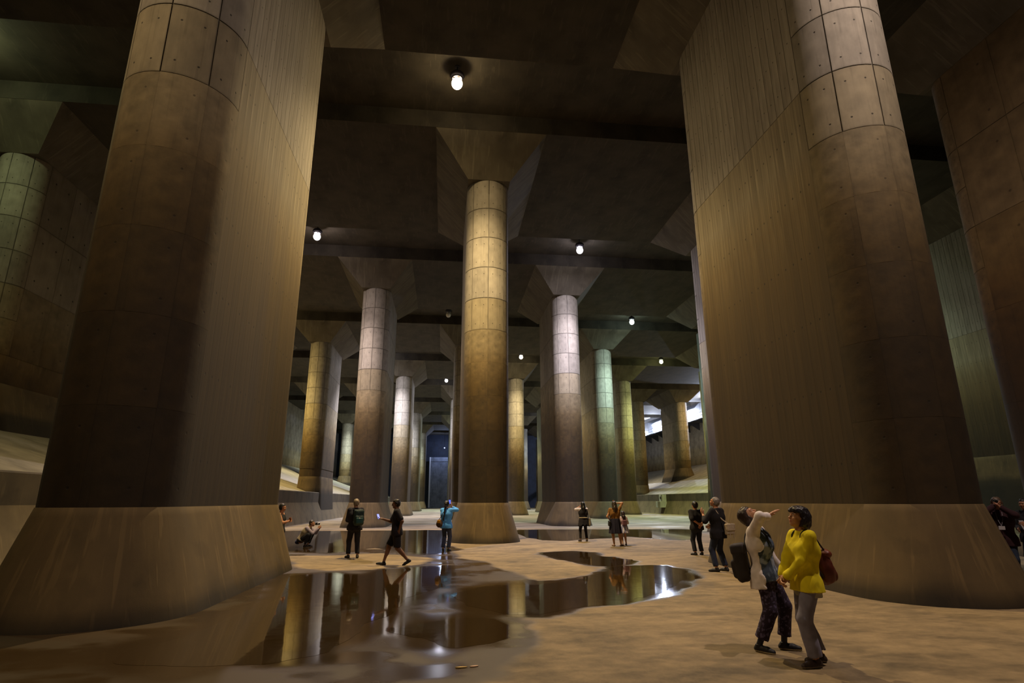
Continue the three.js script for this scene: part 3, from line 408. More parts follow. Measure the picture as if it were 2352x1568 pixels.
function makePerson(S) {
  const s = S.H, hs = s / 1.62, w = S.w ?? 1, cb = S.cell ?? 0.019, ch = S.headCell ?? 0.0075;
  const hip = V(...(S.hip ?? [0, 0.525 * s, 0])), T = V(S.lean?.[0] ?? 0, 1, S.lean?.[1] ?? 0).normalize(), twist = S.twist ?? 0;
  const right = V(Math.cos(twist), 0, -Math.sin(twist)), along = (t, x = 0, z = 0) => hip.clone().addScaledVector(T, t * s).addScaledVector(right, x * s).add(V(Math.sin(twist) * z * s, 0, Math.cos(twist) * z * s));
  const fwdT = right.clone().cross(T).normalize();
  const sh = { L: along(0.285, 0.098 * w), R: along(0.285, -0.098 * w) }, neck = along(0.318), headUp = T.clone().add(V(...(S.headShift ?? [0, 0, 0.18]))).normalize();
  const hc = neck.clone().addScaledVector(headUp, 0.085 * s), lz = V(...(S.look ?? [0, 0, 1])).normalize(), lx = V(0, 1, 0).addScaledVector(T, 0.3).cross(lz).normalize(), ly = lz.clone().cross(lx), HF = [lx, ly, lz];
  const H = (x, y, z) => hc.clone().addScaledVector(lx, x * hs).addScaledVector(ly, y * hs).addScaledVector(lz, z * hs);
  const hipL = along(-0.005, 0.05), hipR = along(-0.005, -0.05), legs = {}, arms = {};
  for (const k of ['L', 'R']) {
    const f = S.feet[k], yaw = f[2] ?? 0, lift = f[3] ?? 0, ankle = V(f[0], 0.05 * s + lift, f[1]), pole = V(Math.sin(yaw) * 0.4 + (S.kneeOut ?? 0) * (k === 'L' ? 1 : -1), 0, 1);
    const [knee, an] = ik(k === 'L' ? hipL : hipR, ankle, 0.245 * s, 0.243 * s, pole); legs[k] = { hip: k === 'L' ? hipL : hipR, knee, ankle: an, yaw, pitch: f[4] ?? 0 };
    const a = S.arms[k], [el, wr] = ik(sh[k], V(...a.to), 0.172 * s, 0.15 * s, V(...(a.pole ?? [k === 'L' ? 0.6 : -0.6, -0.2, -1]))); arms[k] = { sh: sh[k], el, wr, a };
  }
  const P = group('person', S.label, 'person'); P.position.set(S.at[0], 0, -S.at[1]); P.rotation.y = Math.atan2(S.face[0], S.face[1]);
  const skin = lin(S.skin ?? 0xb98a68);
  // ---- body: torso, limbs, head and hands as one mesh
  const torso = (e, fat = 1) => { const r = (q) => (q + 0) * s * w * fat + e; return [cone(along(-0.02, 0.042), along(0.07, 0.03), r(0.068), r(0.058)), cone(along(-0.02, -0.042), along(0.07, -0.03), r(0.068), r(0.058)), cone(along(0.07, 0.03), along(0.2, 0.05), r(0.058), r(0.067)), cone(along(0.07, -0.03), along(0.2, -0.05), r(0.058), r(0.067)), cone(along(0.2, 0.05), along(0.272, 0.075), r(0.067), r(0.04)), cone(along(0.2, -0.05), along(0.272, -0.075), r(0.067), r(0.04)), cone(along(0.27, 0), along(0.3, 0), r(0.045), r(0.036)), ...(S.bust ? [ell(along(0.185, 0.045, 0.045), [0.05 * s + e, 0.05 * s + e, 0.045 * s + e]), ell(along(0.185, -0.045, 0.045), [0.05 * s + e, 0.05 * s + e, 0.045 * s + e])] : [])]; };
  const limbs = [], lk = (S.trousers?.length ?? (S.trousers ? 2 : 0)) > 1 || S.trousers?.leg && !S.trousers.name ? 0.72 : 1;
  for (const k of ['L', 'R']) { const a = arms[k], l = legs[k]; limbs.push(cone(a.sh, a.el, 0.03 * s, 0.025 * s), cone(a.el, a.wr, 0.0255 * s, 0.0165 * s), cone(l.hip, l.knee, 0.052 * s * lk, 0.034 * s * lk), cone(l.knee, l.ankle, 0.034 * s * lk, 0.021 * s), cone(l.knee.clone().lerp(l.ankle, 0.12).add(V(0, 0, -0.008 * s)), l.knee.clone().lerp(l.ankle, 0.5).add(V(0, 0, -0.008 * s)), 0.034 * s * lk, 0.028 * s * lk)); }
  const bodyF = union([...torso(-0.006), ...limbs, cone(along(0.28), hc.clone().addScaledVector(headUp, -0.02 * s), 0.036 * s, 0.033 * s)], 0.03);
  const all = [hip, neck, sh.L, sh.R, ...['L', 'R'].flatMap((k) => [arms[k].el, arms[k].wr, legs[k].knee, legs[k].ankle, legs[k].hip])];
  const geos = [surfaceNets(bodyF, ...boundsOf(all, 0.11 * s), cb)];
  const hd = [ell(H(0, 0.03, -0.01), [0.073, 0.086, 0.093].map((q) => q * hs), HF), ell(H(0, -0.045, 0.024), [0.055, 0.058, 0.06].map((q) => q * hs), HF), ell(H(0, -0.082, 0.058), [0.021, 0.018, 0.02].map((q) => q * hs), HF), cone(H(0, -0.05, -0.02), neck, 0.05 * hs, 0.054 * hs), ell(H(0.036, -0.022, 0.062), [0.024, 0.022, 0.022].map((q) => q * hs), HF), ell(H(-0.036, -0.022, 0.062), [0.024, 0.022, 0.022].map((q) => q * hs), HF), cone(H(0.012, 0.03, 0.083), H(0.045, 0.028, 0.068), 0.009 * hs, 0.008 * hs), cone(H(-0.012, 0.03, 0.083), H(-0.045, 0.028, 0.068), 0.009 * hs, 0.008 * hs)];
  const hdU = union(hd, 0.022 * hs), sock = [ell(H(0.031, 0.008, 0.09), [0.017, 0.011, 0.016].map((q) => q * hs), HF), ell(H(-0.031, 0.008, 0.09), [0.017, 0.011, 0.016].map((q) => q * hs), HF)];
  const feat = union([cone(H(0, 0.012, 0.084), H(0, -0.02, 0.1), 0.008 * hs, 0.0125 * hs), ell(H(0.011, -0.024, 0.089), [0.008, 0.007, 0.009].map((q) => q * hs), HF), ell(H(-0.011, -0.024, 0.089), [0.008, 0.007, 0.009].map((q) => q * hs), HF), ell(H(0, -0.047, 0.08), [0.022, 0.0065, 0.011].map((q) => q * hs), HF), ell(H(0, -0.058, 0.078), [0.019, 0.0075, 0.011].map((q) => q * hs), HF), ell(H(0.031, 0.008, 0.07), [0.0135, 0.012, 0.0135].map((q) => q * hs), HF), ell(H(-0.031, 0.008, 0.07), [0.0135, 0.012, 0.0135].map((q) => q * hs), HF), ell(H(0.073, -0.002, -0.012), [0.01, 0.03, 0.019].map((q) => q * hs), HF), ell(H(-0.073, -0.002, -0.012), [0.01, 0.03, 0.019].map((q) => q * hs), HF)], 0.006 * hs);
  const headF = (x, y, z) => smin(Math.max(hdU(x, y, z), -Math.min(sock[0](x, y, z), sock[1](x, y, z)) - 0.002), feat(x, y, z), 0.008 * hs);
  geos.push(surfaceNets(headF, ...boundsOf([H(0, 0.02, 0), neck], 0.125 * hs), ch));
  for (const k of ['L', 'R']) { const a = arms[k], dir = a.a.dir ? V(...a.a.dir) : a.wr.clone().sub(a.el), h = hand(a.wr, dir, V(...(a.a.palm ?? [k === 'L' ? -1 : 1, 0, 0])), k === 'L', a.a.curl ?? 0.35, hs); geos.push(surfaceNets(h.f, ...boundsOf(h.pts, 0.03), Math.min(ch, 0.0055))); a.tip = a.wr.clone().addScaledVector(dir.normalize(), 0.09 * hs); }
  const local = (x, y, z) => { const d = V(x, y, z).sub(hc); return [d.dot(lx) / hs, d.dot(ly) / hs, d.dot(lz) / hs]; };
  const body = mergeGeometries(geos);
  paint(body, (x, y, z) => { const [a, b, c] = local(x, y, z); let q = skin; if (Math.abs(a) < 0.1 && Math.abs(b) < 0.12 && c > 0.04) { const A = Math.abs(a); if (Math.hypot((A - 0.031) / 0.013, (b - 0.008) / 0.0065) < 1) q = Math.hypot(A - 0.031, b - 0.008) < 0.0062 ? [0.02, 0.014, 0.01] : [0.5, 0.46, 0.42]; else if (Math.hypot((A - 0.03) / 0.018, (b - 0.03 + (A - 0.03) * 0.15) / 0.0045) < 1) q = [0.04, 0.03, 0.025]; else if (Math.hypot(a / 0.022, (b + 0.052) / 0.0105) < 1) q = [skin[0] * 0.75, skin[1] * 0.45, skin[2] * 0.45]; } if (S.socks && y < 0.16) return lin(S.socks); const k = 0.92 + 0.16 * noise3(x * 40, y * 40, z * 40); return q.map((v) => v * k); });
  mesh('body', body, matSkin, P);
  const yT = (x, y, z) => (x - hip.x) * T.x + (y - hip.y) * T.y + (z - hip.z) * T.z;
  // ---- upper garments
  const makeTop = (G) => {
    const e = G.loose ?? 0.012, L = [...torso(e, G.fat ?? 1)], A = [], pts = [along(0.3), along(-0.02, 0.1), along(-0.02, -0.1), sh.L, sh.R];
    for (const k of ['L', 'R']) { const a = arms[k], t = G.sleeve ?? 0; if (t <= 0) continue; const r = G.arm ?? 1; A.push(cone(a.sh, t < 1 ? a.sh.clone().lerp(a.el, t) : a.el, 0.037 * s * r, 0.034 * s * r)); pts.push(a.el); if (t > 1) { const e2 = a.el.clone().lerp(a.wr, t - 1); A.push(cone(a.el, e2, 0.034 * s * r, (G.cuff ?? 0.027) * s * r)); pts.push(e2); } }
    const hem = (G.hem ?? -0.06) * s; if (G.hem < -0.03) { L.push(cone(along(-0.02, 0.045, G.flare ?? 0), along((G.hem ?? 0) - 0.02, 0.05, G.flare ?? 0), 0.07 * s * w + e, 0.068 * s * w + e + (G.flareOut ?? 0)), cone(along(-0.02, -0.045, G.flare ?? 0), along((G.hem ?? 0) - 0.02, -0.05, G.flare ?? 0), 0.07 * s * w + e, 0.068 * s * w + e + (G.flareOut ?? 0))); pts.push(along(G.hem, 0.08), along(G.hem, -0.08)); }
    if (G.hood) L.push(ell(along(0.29, 0, -0.055), [0.075 * s, 0.03 * s, 0.05 * s]));
    const u = union(L, 0.035), ua = A.length ? union(A, 0.03) : null, nk = (G.neck ?? 0.325) * s, open = G.open;
    const f = (x, y, z) => { const t = yT(x, y, z); let d = u(x, y, z); d = Math.max(d, Math.min(hem - t, 0.05)); if (t > nk - 0.02 && Math.hypot(x - neck.x, z - neck.z) < 0.09 * s) d = Math.max(d, t - nk); if (open) { const q = (x - hip.x) * right.x + (z - hip.z) * right.z, fz = (x - hip.x) * fwdT.x + (y - hip.y) * fwdT.y + (z - hip.z) * fwdT.z; if (fz > 0.01) d = Math.max(d, open(t / s) * s - Math.abs(q)); } return ua ? smin(d, ua(x, y, z), 0.035) : d; };
    const g = rumple(surfaceNets(f, ...boundsOf(pts, 0.11 * s), G.cell ?? cb), G.rumple ?? 0.012, G.freq ?? 11);
    return mesh(G.name, paint(g, tintOf(typeof G.color === 'function' ? G.color : lin(G.color))), matCloth, P);
  };
  for (const G of S.tops) makeTop(G);
  // ---- trousers, shorts or skirt
  if (S.trousers) {
    const G = S.trousers, L = [], e = G.loose ?? 0.008, pts = [along(0.09, 0.1), along(0.09, -0.1)];
    L.push(...torso(e).slice(0, 2));
    for (const k of ['L', 'R']) { const l = legs[k], t = G.length ?? 1.9; const kn = l.knee, end = t > 1 ? kn.clone().lerp(l.ankle, t - 1) : l.hip.clone().lerp(kn, t); L.push(cone(l.hip, t > 1 ? kn : end, 0.058 * s * (G.leg ?? 1), (t > 1 ? 0.043 : 0.052) * s * (G.leg ?? 1))); if (t > 1) L.push(cone(kn, end, 0.043 * s * (G.leg ?? 1), (G.cuff ?? 0.038) * s)); pts.push(kn, end, l.hip); }
    const ends = ['L', 'R'].map((k) => { const l = legs[k], t = G.length ?? 1.9, a = t > 1 ? l.knee : l.hip, b = t > 1 ? l.ankle : l.knee, p = a.clone().lerp(b, t > 1 ? t - 1 : t), d = b.clone().sub(a).normalize(); return [p, d]; });
    const u = union(L, 0.022), top = (G.top ?? 0.085) * s;
    const f = (x, y, z) => { let d = Math.max(u(x, y, z), yT(x, y, z) - top); for (const [p, q] of ends) { const t = (x - p.x) * q.x + (y - p.y) * q.y + (z - p.z) * q.z; if (t > -0.02 && Math.hypot(x - p.x, y - p.y, z - p.z) < 0.16 * s) d = Math.max(d, t); } return d; };
    mesh(G.name ?? 'trousers', paint(rumple(surfaceNets(f, ...boundsOf(pts, 0.1 * s), G.cell ?? cb * 0.9), G.rumple ?? 0.01, 13), tintOf(typeof G.color === 'function' ? G.color : lin(G.color))), matCloth, P);
  }
  if (S.skirt) {
    const G = S.skirt, y1 = hip.y + 0.09 * s, y0 = G.hem, r1 = 0.088 * s, r0 = G.wide;
    const f = (x, y, z) => { const t = clamp((y1 - y) / (y1 - y0)), a = Math.atan2(z - hip.z, x - hip.x), r = mixn(r1 * (1 + 0.25 * Math.abs(Math.cos(a))), r0 * (1 + 0.06 * Math.sin(a * 9 + 1) + 0.04 * Math.sin(a * 14)), Math.pow(t, 0.75)); return Math.max((Math.hypot(x - hip.x, z - hip.z) - r) * 0.85, y - y1, y0 - y); };
    mesh('skirt', paint(surfaceNets(f, [hip.x - r0 * 1.3, y0 - 0.04, hip.z - r0 * 1.3], [hip.x + r0 * 1.3, y1 + 0.04, hip.z + r0 * 1.3], 0.014), tintOf(typeof G.color === 'function' ? G.color : lin(G.color))), matCloth, P);
  }
  // ---- shoes
  for (const k of ['L', 'R']) {
    const l = legs[k], Fz = V(Math.sin(l.yaw) * Math.cos(l.pitch), -Math.sin(l.pitch), Math.cos(l.yaw) * Math.cos(l.pitch)), Fx = V(Math.cos(l.yaw), 0, -Math.sin(l.yaw)), Fy = Fz.clone().cross(Fx), A = l.ankle, q = (x, y, z) => A.clone().addScaledVector(Fx, x * s).addScaledVector(Fy, (y - 0.05) * s).addScaledVector(Fz, z * s);
    const u = union([cone(q(0, 0.02, -0.022), q(0, 0.018, 0.055), 0.0215 * s, 0.025 * s), cone(q(0, 0.018, 0.055), q(0.002, 0.013, 0.095), 0.025 * s, 0.0185 * s), cone(q(0, 0.026, -0.012), q(0, 0.026, 0.05), 0.0215 * s, 0.016 * s), cone(q(0, 0.03, -0.01), q(0, 0.048, -0.004), 0.0225 * s, 0.0235 * s)], 0.012);
    const f = (x, y, z) => { const dx = x - A.x, dy = y - A.y, dz = z - A.z, h = (dx * Fy.x + dy * Fy.y + dz * Fy.z) / s + 0.05; return Math.max(u(x, y, z), (0.0008 - h) * s, (h - (S.shoes.top ?? 0.058)) * s); };
    const sole = lin(S.shoes.sole ?? S.shoes.color), up = lin(S.shoes.color);
    mesh('shoe', paint(surfaceNets(f, ...boundsOf([q(0, 0, -0.05), q(0, 0.06, 0), q(0, 0, 0.12), q(0.03, 0, 0), q(-0.03, 0, 0)], 0.03), S.cell < 0.015 ? 0.006 : 0.009), (x, y, z) => { const dx = x - A.x, dy = y - A.y, dz = z - A.z, h = (dx * Fy.x + dy * Fy.y + dz * Fy.z) / s + 0.05; return h < 0.011 ? sole : up; }), matShoe, P);
  }
  // ---- hair
  {
    const G = S.hair, L = [ell(H(0, 0.038, -0.016), [0.083 * (G.vol ?? 1), 0.09 * (G.vol ?? 1), 0.099 * (G.vol ?? 1)].map((q) => q * hs), HF), ell(H(0, -0.01, -0.045), [0.076 * (G.vol ?? 1), 0.075, 0.062].map((q) => q * hs), HF)], pts = [H(0, 0.03, -0.01), H(0, -0.08, -0.05)];
    if (G.bob) { const q = G.bob; for (const k of [1, -1]) L.push(ell(H(0.062 * k, -0.022, -0.024), [0.036 * hs * q, 0.07 * hs * q, 0.06 * hs * q], HF)); L.push(ell(H(0, -0.03, -0.05), [0.085 * hs * q, 0.075 * hs * q, 0.07 * hs * q], HF)); }
    if (G.fringe) L.push(ell(H(0, 0.07, 0.05), [0.068 * hs, 0.036 * hs, 0.045 * hs], HF));
    if (G.long) { const b = along(0.3 - G.long, 0, -0.075); L.push(cone(H(0, 0, -0.06), neck.clone().addScaledVector(fwdT, -0.06 * s), 0.072 * hs, 0.066 * hs), cone(neck.clone().addScaledVector(fwdT, -0.06 * s), b, 0.066 * hs, 0.04 * hs)); for (const k of [1, -1]) L.push(cone(H(0.055 * k, -0.02, -0.03), neck.clone().addScaledVector(right, 0.045 * s * k).addScaledVector(fwdT, -0.045 * s), 0.036 * hs, 0.034 * hs)); pts.push(b); }
    if (G.tail) { const b = along(0.3 - G.tail, 0.02, -0.1); L.push(cone(H(0, 0.03, -0.105), H(0, -0.06, -0.125), 0.034 * hs, 0.032 * hs), cone(H(0, -0.06, -0.125), b, 0.036 * hs, 0.016 * hs)); pts.push(b, H(0, 0, -0.15)); }
    const u = union(L, 0.03 * hs), lowY = G.low ?? -0.075, bald = G.brow ?? 0.05;
    const f = (x, y, z) => { const d0 = u(x, y, z), dx = x - hc.x, dy = y - hc.y, dz = z - hc.z, a = (dx * lx.x + dy * lx.y + dz * lx.z) / hs, b = (dx * ly.x + dy * ly.y + dz * ly.z) / hs, c = (dx * lz.x + dy * lz.y + dz * lz.z) / hs; let d = d0; if (c > 0.005) d = Math.max(d, Math.min(bald - b, 0.06 - 0) * hs * (Math.abs(a) < 0.064 ? 1 : 0.4) + (c < 0.03 ? (c - 0.03) * hs : 0)); if (!G.long && !G.tail) d = Math.max(d, (lowY - b) * hs); return d; };
    mesh('hair', paint(rumple(surfaceNets(f, ...boundsOf(pts, 0.135 * hs), Math.min(ch * 1.15, 0.009)), 0.012 * (G.messy ?? 1), 34), tintOf(lin(G.color))), matHair, P);
  }
  P.updateMatrixWorld(true);
  return { P, H, along, arms, sh, hip, legs, s, hs, neck, fwdT, right, T };
}
// a separate thing given in the local axes of the person who wears or holds it
function carried(p, name, label, category, parts) {
  const bb = new THREE.Box3(); for (const [, g] of parts) { g.computeBoundingBox(); bb.union(g.boundingBox); }
  const c = bb.getCenter(V(0, 0, 0)); c.y = bb.min.y; const o = group(name, label, category); o.rotation.y = p.P.rotation.y; o.position.copy(c.clone().applyMatrix4(p.P.matrixWorld));
  for (const [n, g, m] of parts) { g.translate(-c.x, -c.y, -c.z); mesh(n, g, m, o); }
  return o;
}
const soft = (f, pts, m, cell, amp, color, freq) => paint(rumple(surfaceNets(f, ...boundsOf(pts, m), cell), amp, freq ?? 14), tintOf(lin(color)));
const ribbon = (pts, r = 0.011, flat = 1) => tube(pts, r, 36, 8);
const plain = (hex, rough = 0.7, extra = {}) => new THREE.MeshStandardMaterial({ color: hex, roughness: rough, ...extra });

// 1 woman in the white cardigan, head thrown back, hand shading her eyes
{
  const dots = (x, y, z) => { const q = noise3(x * 60, y * 60, z * 60); return q > 0.68 ? [0.11, 0.09, 0.2] : [0.022, 0.012, 0.035]; };
  const floral = (x, y, z) => { const q = fbm(x * 16 + z * 9, y * 16, 91, 3), r = noise3(x * 40, y * 40, z * 40); return q > 0.56 ? [0.3, 0.36, 0.5] : q > 0.48 ? [0.13, 0.18, 0.28] : r > 0.6 ? [0.07, 0.1, 0.16] : [0.035, 0.055, 0.1]; };
  const p = makePerson({
    H: 1.575, w: 1.0, at: [3.7, 6.8], face: [0.83, 0.55], label: 'woman in a white cardigan leaning back with a hand raised over her eyes', skin: 0xc08f74, bust: 1, cell: 0.012, headCell: 0.0042, hip: [0, 0.82, 0.03], lean: [0, -0.11], headShift: [0, 0, -0.32], look: [0.02, 0.8, 0.62], twist: -0.1,
    feet: { R: [-0.13, -0.1, -0.45], L: [0.1, 0.14, 0.1] }, arms: { R: { to: [-0.1, 1.44, 0.13], pole: [-1, 0, -0.3], dir: [0.1, 0.6, 0.8], palm: [0.1, -0.8, 0.6], curl: 0.25 }, L: { to: [0.17, 0.82, 0.22], curl: 0.3 } },
    tops: [{ name: 'blouse', color: floral, loose: 0.014, hem: -0.055, sleeve: 0, flareOut: 0.01, cell: 0.011, fat: 1.02 }, { name: 'cardigan', color: 0xece4ea, loose: 0.024, hem: -0.1, flareOut: 0.02, flare: -0.02, sleeve: 1.9, arm: 1.05, cuff: 0.026, cell: 0.011, open: (t) => 0.115 + 0.05 * clamp(0.2 - t), rumple: 0.016 }],
    trousers: { color: dots, length: 1.82, cuff: 0.046, leg: 1.08, cell: 0.011 }, socks: 0x14182c, shoes: { color: 0x10121e, sole: 0xc9bfa6, top: 0.052 }, hair: { color: 0x2b1d1c, vol: 1.06, bob: 1, low: -0.085, brow: 0.062 },
  });
  const B = p.along(0.06, -0.05, -0.14), F = [V(1, 0, 0), V(0, 0.98, -0.14).normalize(), V(0, 0.14, 0.98).normalize()];
  carried(p, 'backpack', 'dark grey square backpack hanging low behind the woman in the white cardigan', 'backpack', [
    ['pack_body', soft(union([rbox(B, [0.14, 0.2, 0.075], 0.05, F), rbox(B.clone().add(V(0, -0.06, -0.06)), [0.11, 0.1, 0.045], 0.03, F)], 0.02), [B], 0.26, 0.012, 0.012, 0x2f2a2e), fabric(0.8)],
    ['flap', soft(rbox(B.clone().add(V(0, 0.16, -0.02)), [0.143, 0.06, 0.085], 0.035, F), [B.clone().add(V(0, 0.16, 0))], 0.17, 0.011, 0.008, 0x38333a), fabric(0.8)],
    ...[0.085, -0.085].map((x) => ['strap', ribbon([B.clone().add(V(x, 0.17, 0.06)), p.along(0.27, x / p.s * 0.9, -0.065), p.along(0.315, x / p.s * 0.9, -0.005), p.along(0.26, x / p.s * 0.95, 0.075), p.along(0.14, x / p.s * 1.25, 0.05), B.clone().add(V(x, -0.12, 0.08))], 0.013), plain(0x1c1a20)]),
  ]);
}
// 2 woman in yellow
{
  const yel = (x, y, z) => { const k = 0.85 + 0.3 * noise3(x * 26, y * 18, z * 26); return [0.8 * k, 0.68 * k, 0.008 * k]; };
  const p = makePerson({
    H: 1.545, w: 1.0, at: [3.84, 6.17], face: [-1, -0.02], label: 'woman in a bright yellow jacket looking up with hands clasped', skin: 0xb88664, bust: 1, cell: 0.012, headCell: 0.0042, lean: [0, -0.02], headShift: [0, 0, 0.16], look: [0.04, 0.3, 0.95],
    feet: { L: [0.09, 0.06, 0.12], R: [-0.09, -0.1, -0.05] }, arms: { L: { to: [0.035, 0.845, 0.235], pole: [0.9, -0.1, -0.6], dir: [-0.5, -0.5, 0.4], palm: [-0.6, 0, -0.7], curl: 0.7 }, R: { to: [-0.045, 0.83, 0.24], pole: [-0.9, -0.1, -0.6], dir: [0.5, -0.5, 0.4], palm: [0.6, 0.1, -0.7], curl: 0.7 } },
    tops: [{ name: 'shirt_tail', color: 0xa9a49a, loose: -0.006, hem: -0.105, sleeve: 0, neck: 0.25 }, { name: 'jacket', color: yel, loose: 0.014, hem: -0.07, flareOut: 0.018, sleeve: 1.88, arm: 1.08, cuff: 0.03, cell: 0.011, rumple: 0.02, neck: 0.335 }],
    trousers: { color: 0x7e7c92, length: 1.93, cuff: 0.047, leg: 1.1, cell: 0.011 }, shoes: { color: 0x3a2d2c, sole: 0x8d8070, top: 0.055 }, hair: { color: 0x15101a, vol: 1.24, bob: 1.3, fringe: 1, low: -0.09, brow: 0.05, messy: 1.4 },
  });
  const B = p.along(0.085, 0.02, -0.12);
  carried(p, 'rucksack', 'reddish brown drawstring rucksack on the back of the woman in yellow', 'rucksack', [
    ['pack_body', soft(union([ell(B.clone().add(V(0, -0.06, -0.02)), [0.125, 0.13, 0.088]), ell(B.clone().add(V(0, 0.07, 0)), [0.095, 0.12, 0.066])], 0.06), [B], 0.25, 0.011, 0.022, 0x5c2312), fabric(0.5)],
    ['flap', soft(ell(B.clone().add(V(0, 0.125, -0.022)), [0.098, 0.055, 0.072]), [B.clone().add(V(0, 0.125, -0.03))], 0.14, 0.01, 0.01, 0x6b2c16), fabric(0.5)],
    ['pocket', soft(ell(B.clone().add(V(0, -0.085, -0.085)), [0.085, 0.07, 0.04]), [B.clone().add(V(0, -0.085, -0.085))], 0.12, 0.01, 0.012, 0x55200f), fabric(0.5)],
    ...[0.08, -0.08].map((x) => ['strap', ribbon([B.clone().add(V(x * 0.6, 0.17, 0.0)), p.along(0.285, x / p.s * 0.9, -0.058), p.along(0.326, x / p.s * 0.95, -0.005), p.along(0.29, x / p.s * 1.0, 0.04), p.along(0.2, x / p.s * 0.9, 0.02), B.clone().add(V(x * 1.1, -0.1, 0.06))], 0.008), plain(0x17130f)]),
  ]);
}
// 3 man with backpack
{
  const p = makePerson({ H: 1.7, w: 1.08, at: [-2.62, 18.7], face: [-0.3, -0.95], label: 'grey haired man in dark clothes with a teal backpack, seen from behind', skin: 0xa87c60, feet: { L: [0.13, 0.06, 0.3], R: [-0.12, -0.05, -0.2] }, arms: { L: { to: [0.1, 1.05, 0.24], curl: 0.6 }, R: { to: [-0.08, 1.05, 0.25], curl: 0.6 } }, look: [0.1, 0.1, 1], tops: [{ name: 'jacket', color: 0x191826, loose: 0.022, hem: -0.06, sleeve: 1.9, arm: 1.1 }], trousers: { color: 0x13131c, leg: 1.04 }, shoes: { color: 0x1c1714, sole: 0x4a4036 }, hair: { color: 0x8d8072, brow: 0.06, low: -0.05, vol: 0.99 } });
  const B = p.along(0.16, -0.03, -0.175);
  carried(p, 'backpack', 'teal and black backpack on the back of the grey haired man', 'backpack', [['pack_body', soft(union([rbox(B, [0.15, 0.23, 0.09], 0.07), rbox(B.clone().add(V(0, -0.07, -0.07)), [0.12, 0.11, 0.05], 0.04)], 0.03), [B], 0.3, 0.014, 0.014, 0x0c2a2e), fabric(0.7)], ['pocket', soft(rbox(B.clone().add(V(0, -0.09, -0.13)), [0.1, 0.08, 0.03], 0.025), [B.clone().add(V(0, -0.09, -0.13))], 0.14, 0.012, 0.008, 0x11454a), fabric(0.7)], ['buckle', new RoundedBoxGeometry(0.035, 0.03, 0.012, 2, 0.004).translate(B.x, B.y - 0.02, B.z - 0.165), plain(0xcfd6dc, 0.4)], ...[0.09, -0.09].map((x) => ['strap', ribbon([B.clone().add(V(x, 0.21, 0.06)), p.along(0.3, x / p.s, -0.03), p.along(0.31, x / p.s, 0.02), p.along(0.24, x / p.s, 0.075), B.clone().add(V(x * 1.4, -0.16, 0.1))], 0.014), plain(0x0a0d10)])]);
}
// 4 walking man with phone
{
  const p = makePerson({ H: 1.71, w: 1.05, at: [-1.2, 16.5], face: [-1, 0.06], label: 'man in a dark tee and long shorts striding left with a glowing phone', skin: 0x75503c, hip: [0, 0.865, 0], lean: [0, 0.05], feet: { L: [0.07, -0.31, 0, 0.05, 0.5], R: [-0.07, 0.31, 0, 0, -0.12] }, arms: { L: { to: [0.22, 0.87, -0.05], curl: 0.5 }, R: { to: [-0.1, 1.17, 0.4], pole: [-0.3, -1, -0.3], palm: [0, 0.8, -0.4], dir: [0, 0.1, 1], curl: 0.6 } }, look: [0, -0.08, 1], tops: [{ name: 'tee_shirt', color: 0x17121d, loose: 0.024, hem: -0.07, sleeve: 0.75, arm: 1.25 }], trousers: { name: 'shorts', color: 0x121018, length: 0.97, leg: 1.1, loose: 0.014 }, shoes: { color: 0x0c0b0e, sole: 0x0c0b0e, top: 0.062 }, hair: { color: 0x120d0e, brow: 0.055, low: -0.06 } });
  const W = p.arms.R.tip.clone().add(V(0, 0.05, 0.02)), ph = new RoundedBoxGeometry(0.085, 0.15, 0.01, 3, 0.004), sc = new THREE.PlaneGeometry(0.076, 0.135).translate(0, 0, -0.0056 - 0.0006).rotateY(0); 
  sc.rotateY(Math.PI); sc.translate(0, 0, -0.0124); for (const g of [ph, sc]) { g.rotateX(0.45); g.rotateY(-0.75); g.translate(W.x, W.y, W.z); }
  carried(p, 'phone', 'phone with a bright bluish screen in the hand of the walking man', 'phone', [['case', ph, plain(0x15151c, 0.4)], ['screen', sc, new THREE.MeshStandardMaterial({ color: 0x222244, emissive: 0x9aa0ff, emissiveIntensity: 1.6, side: THREE.DoubleSide })]]);
}
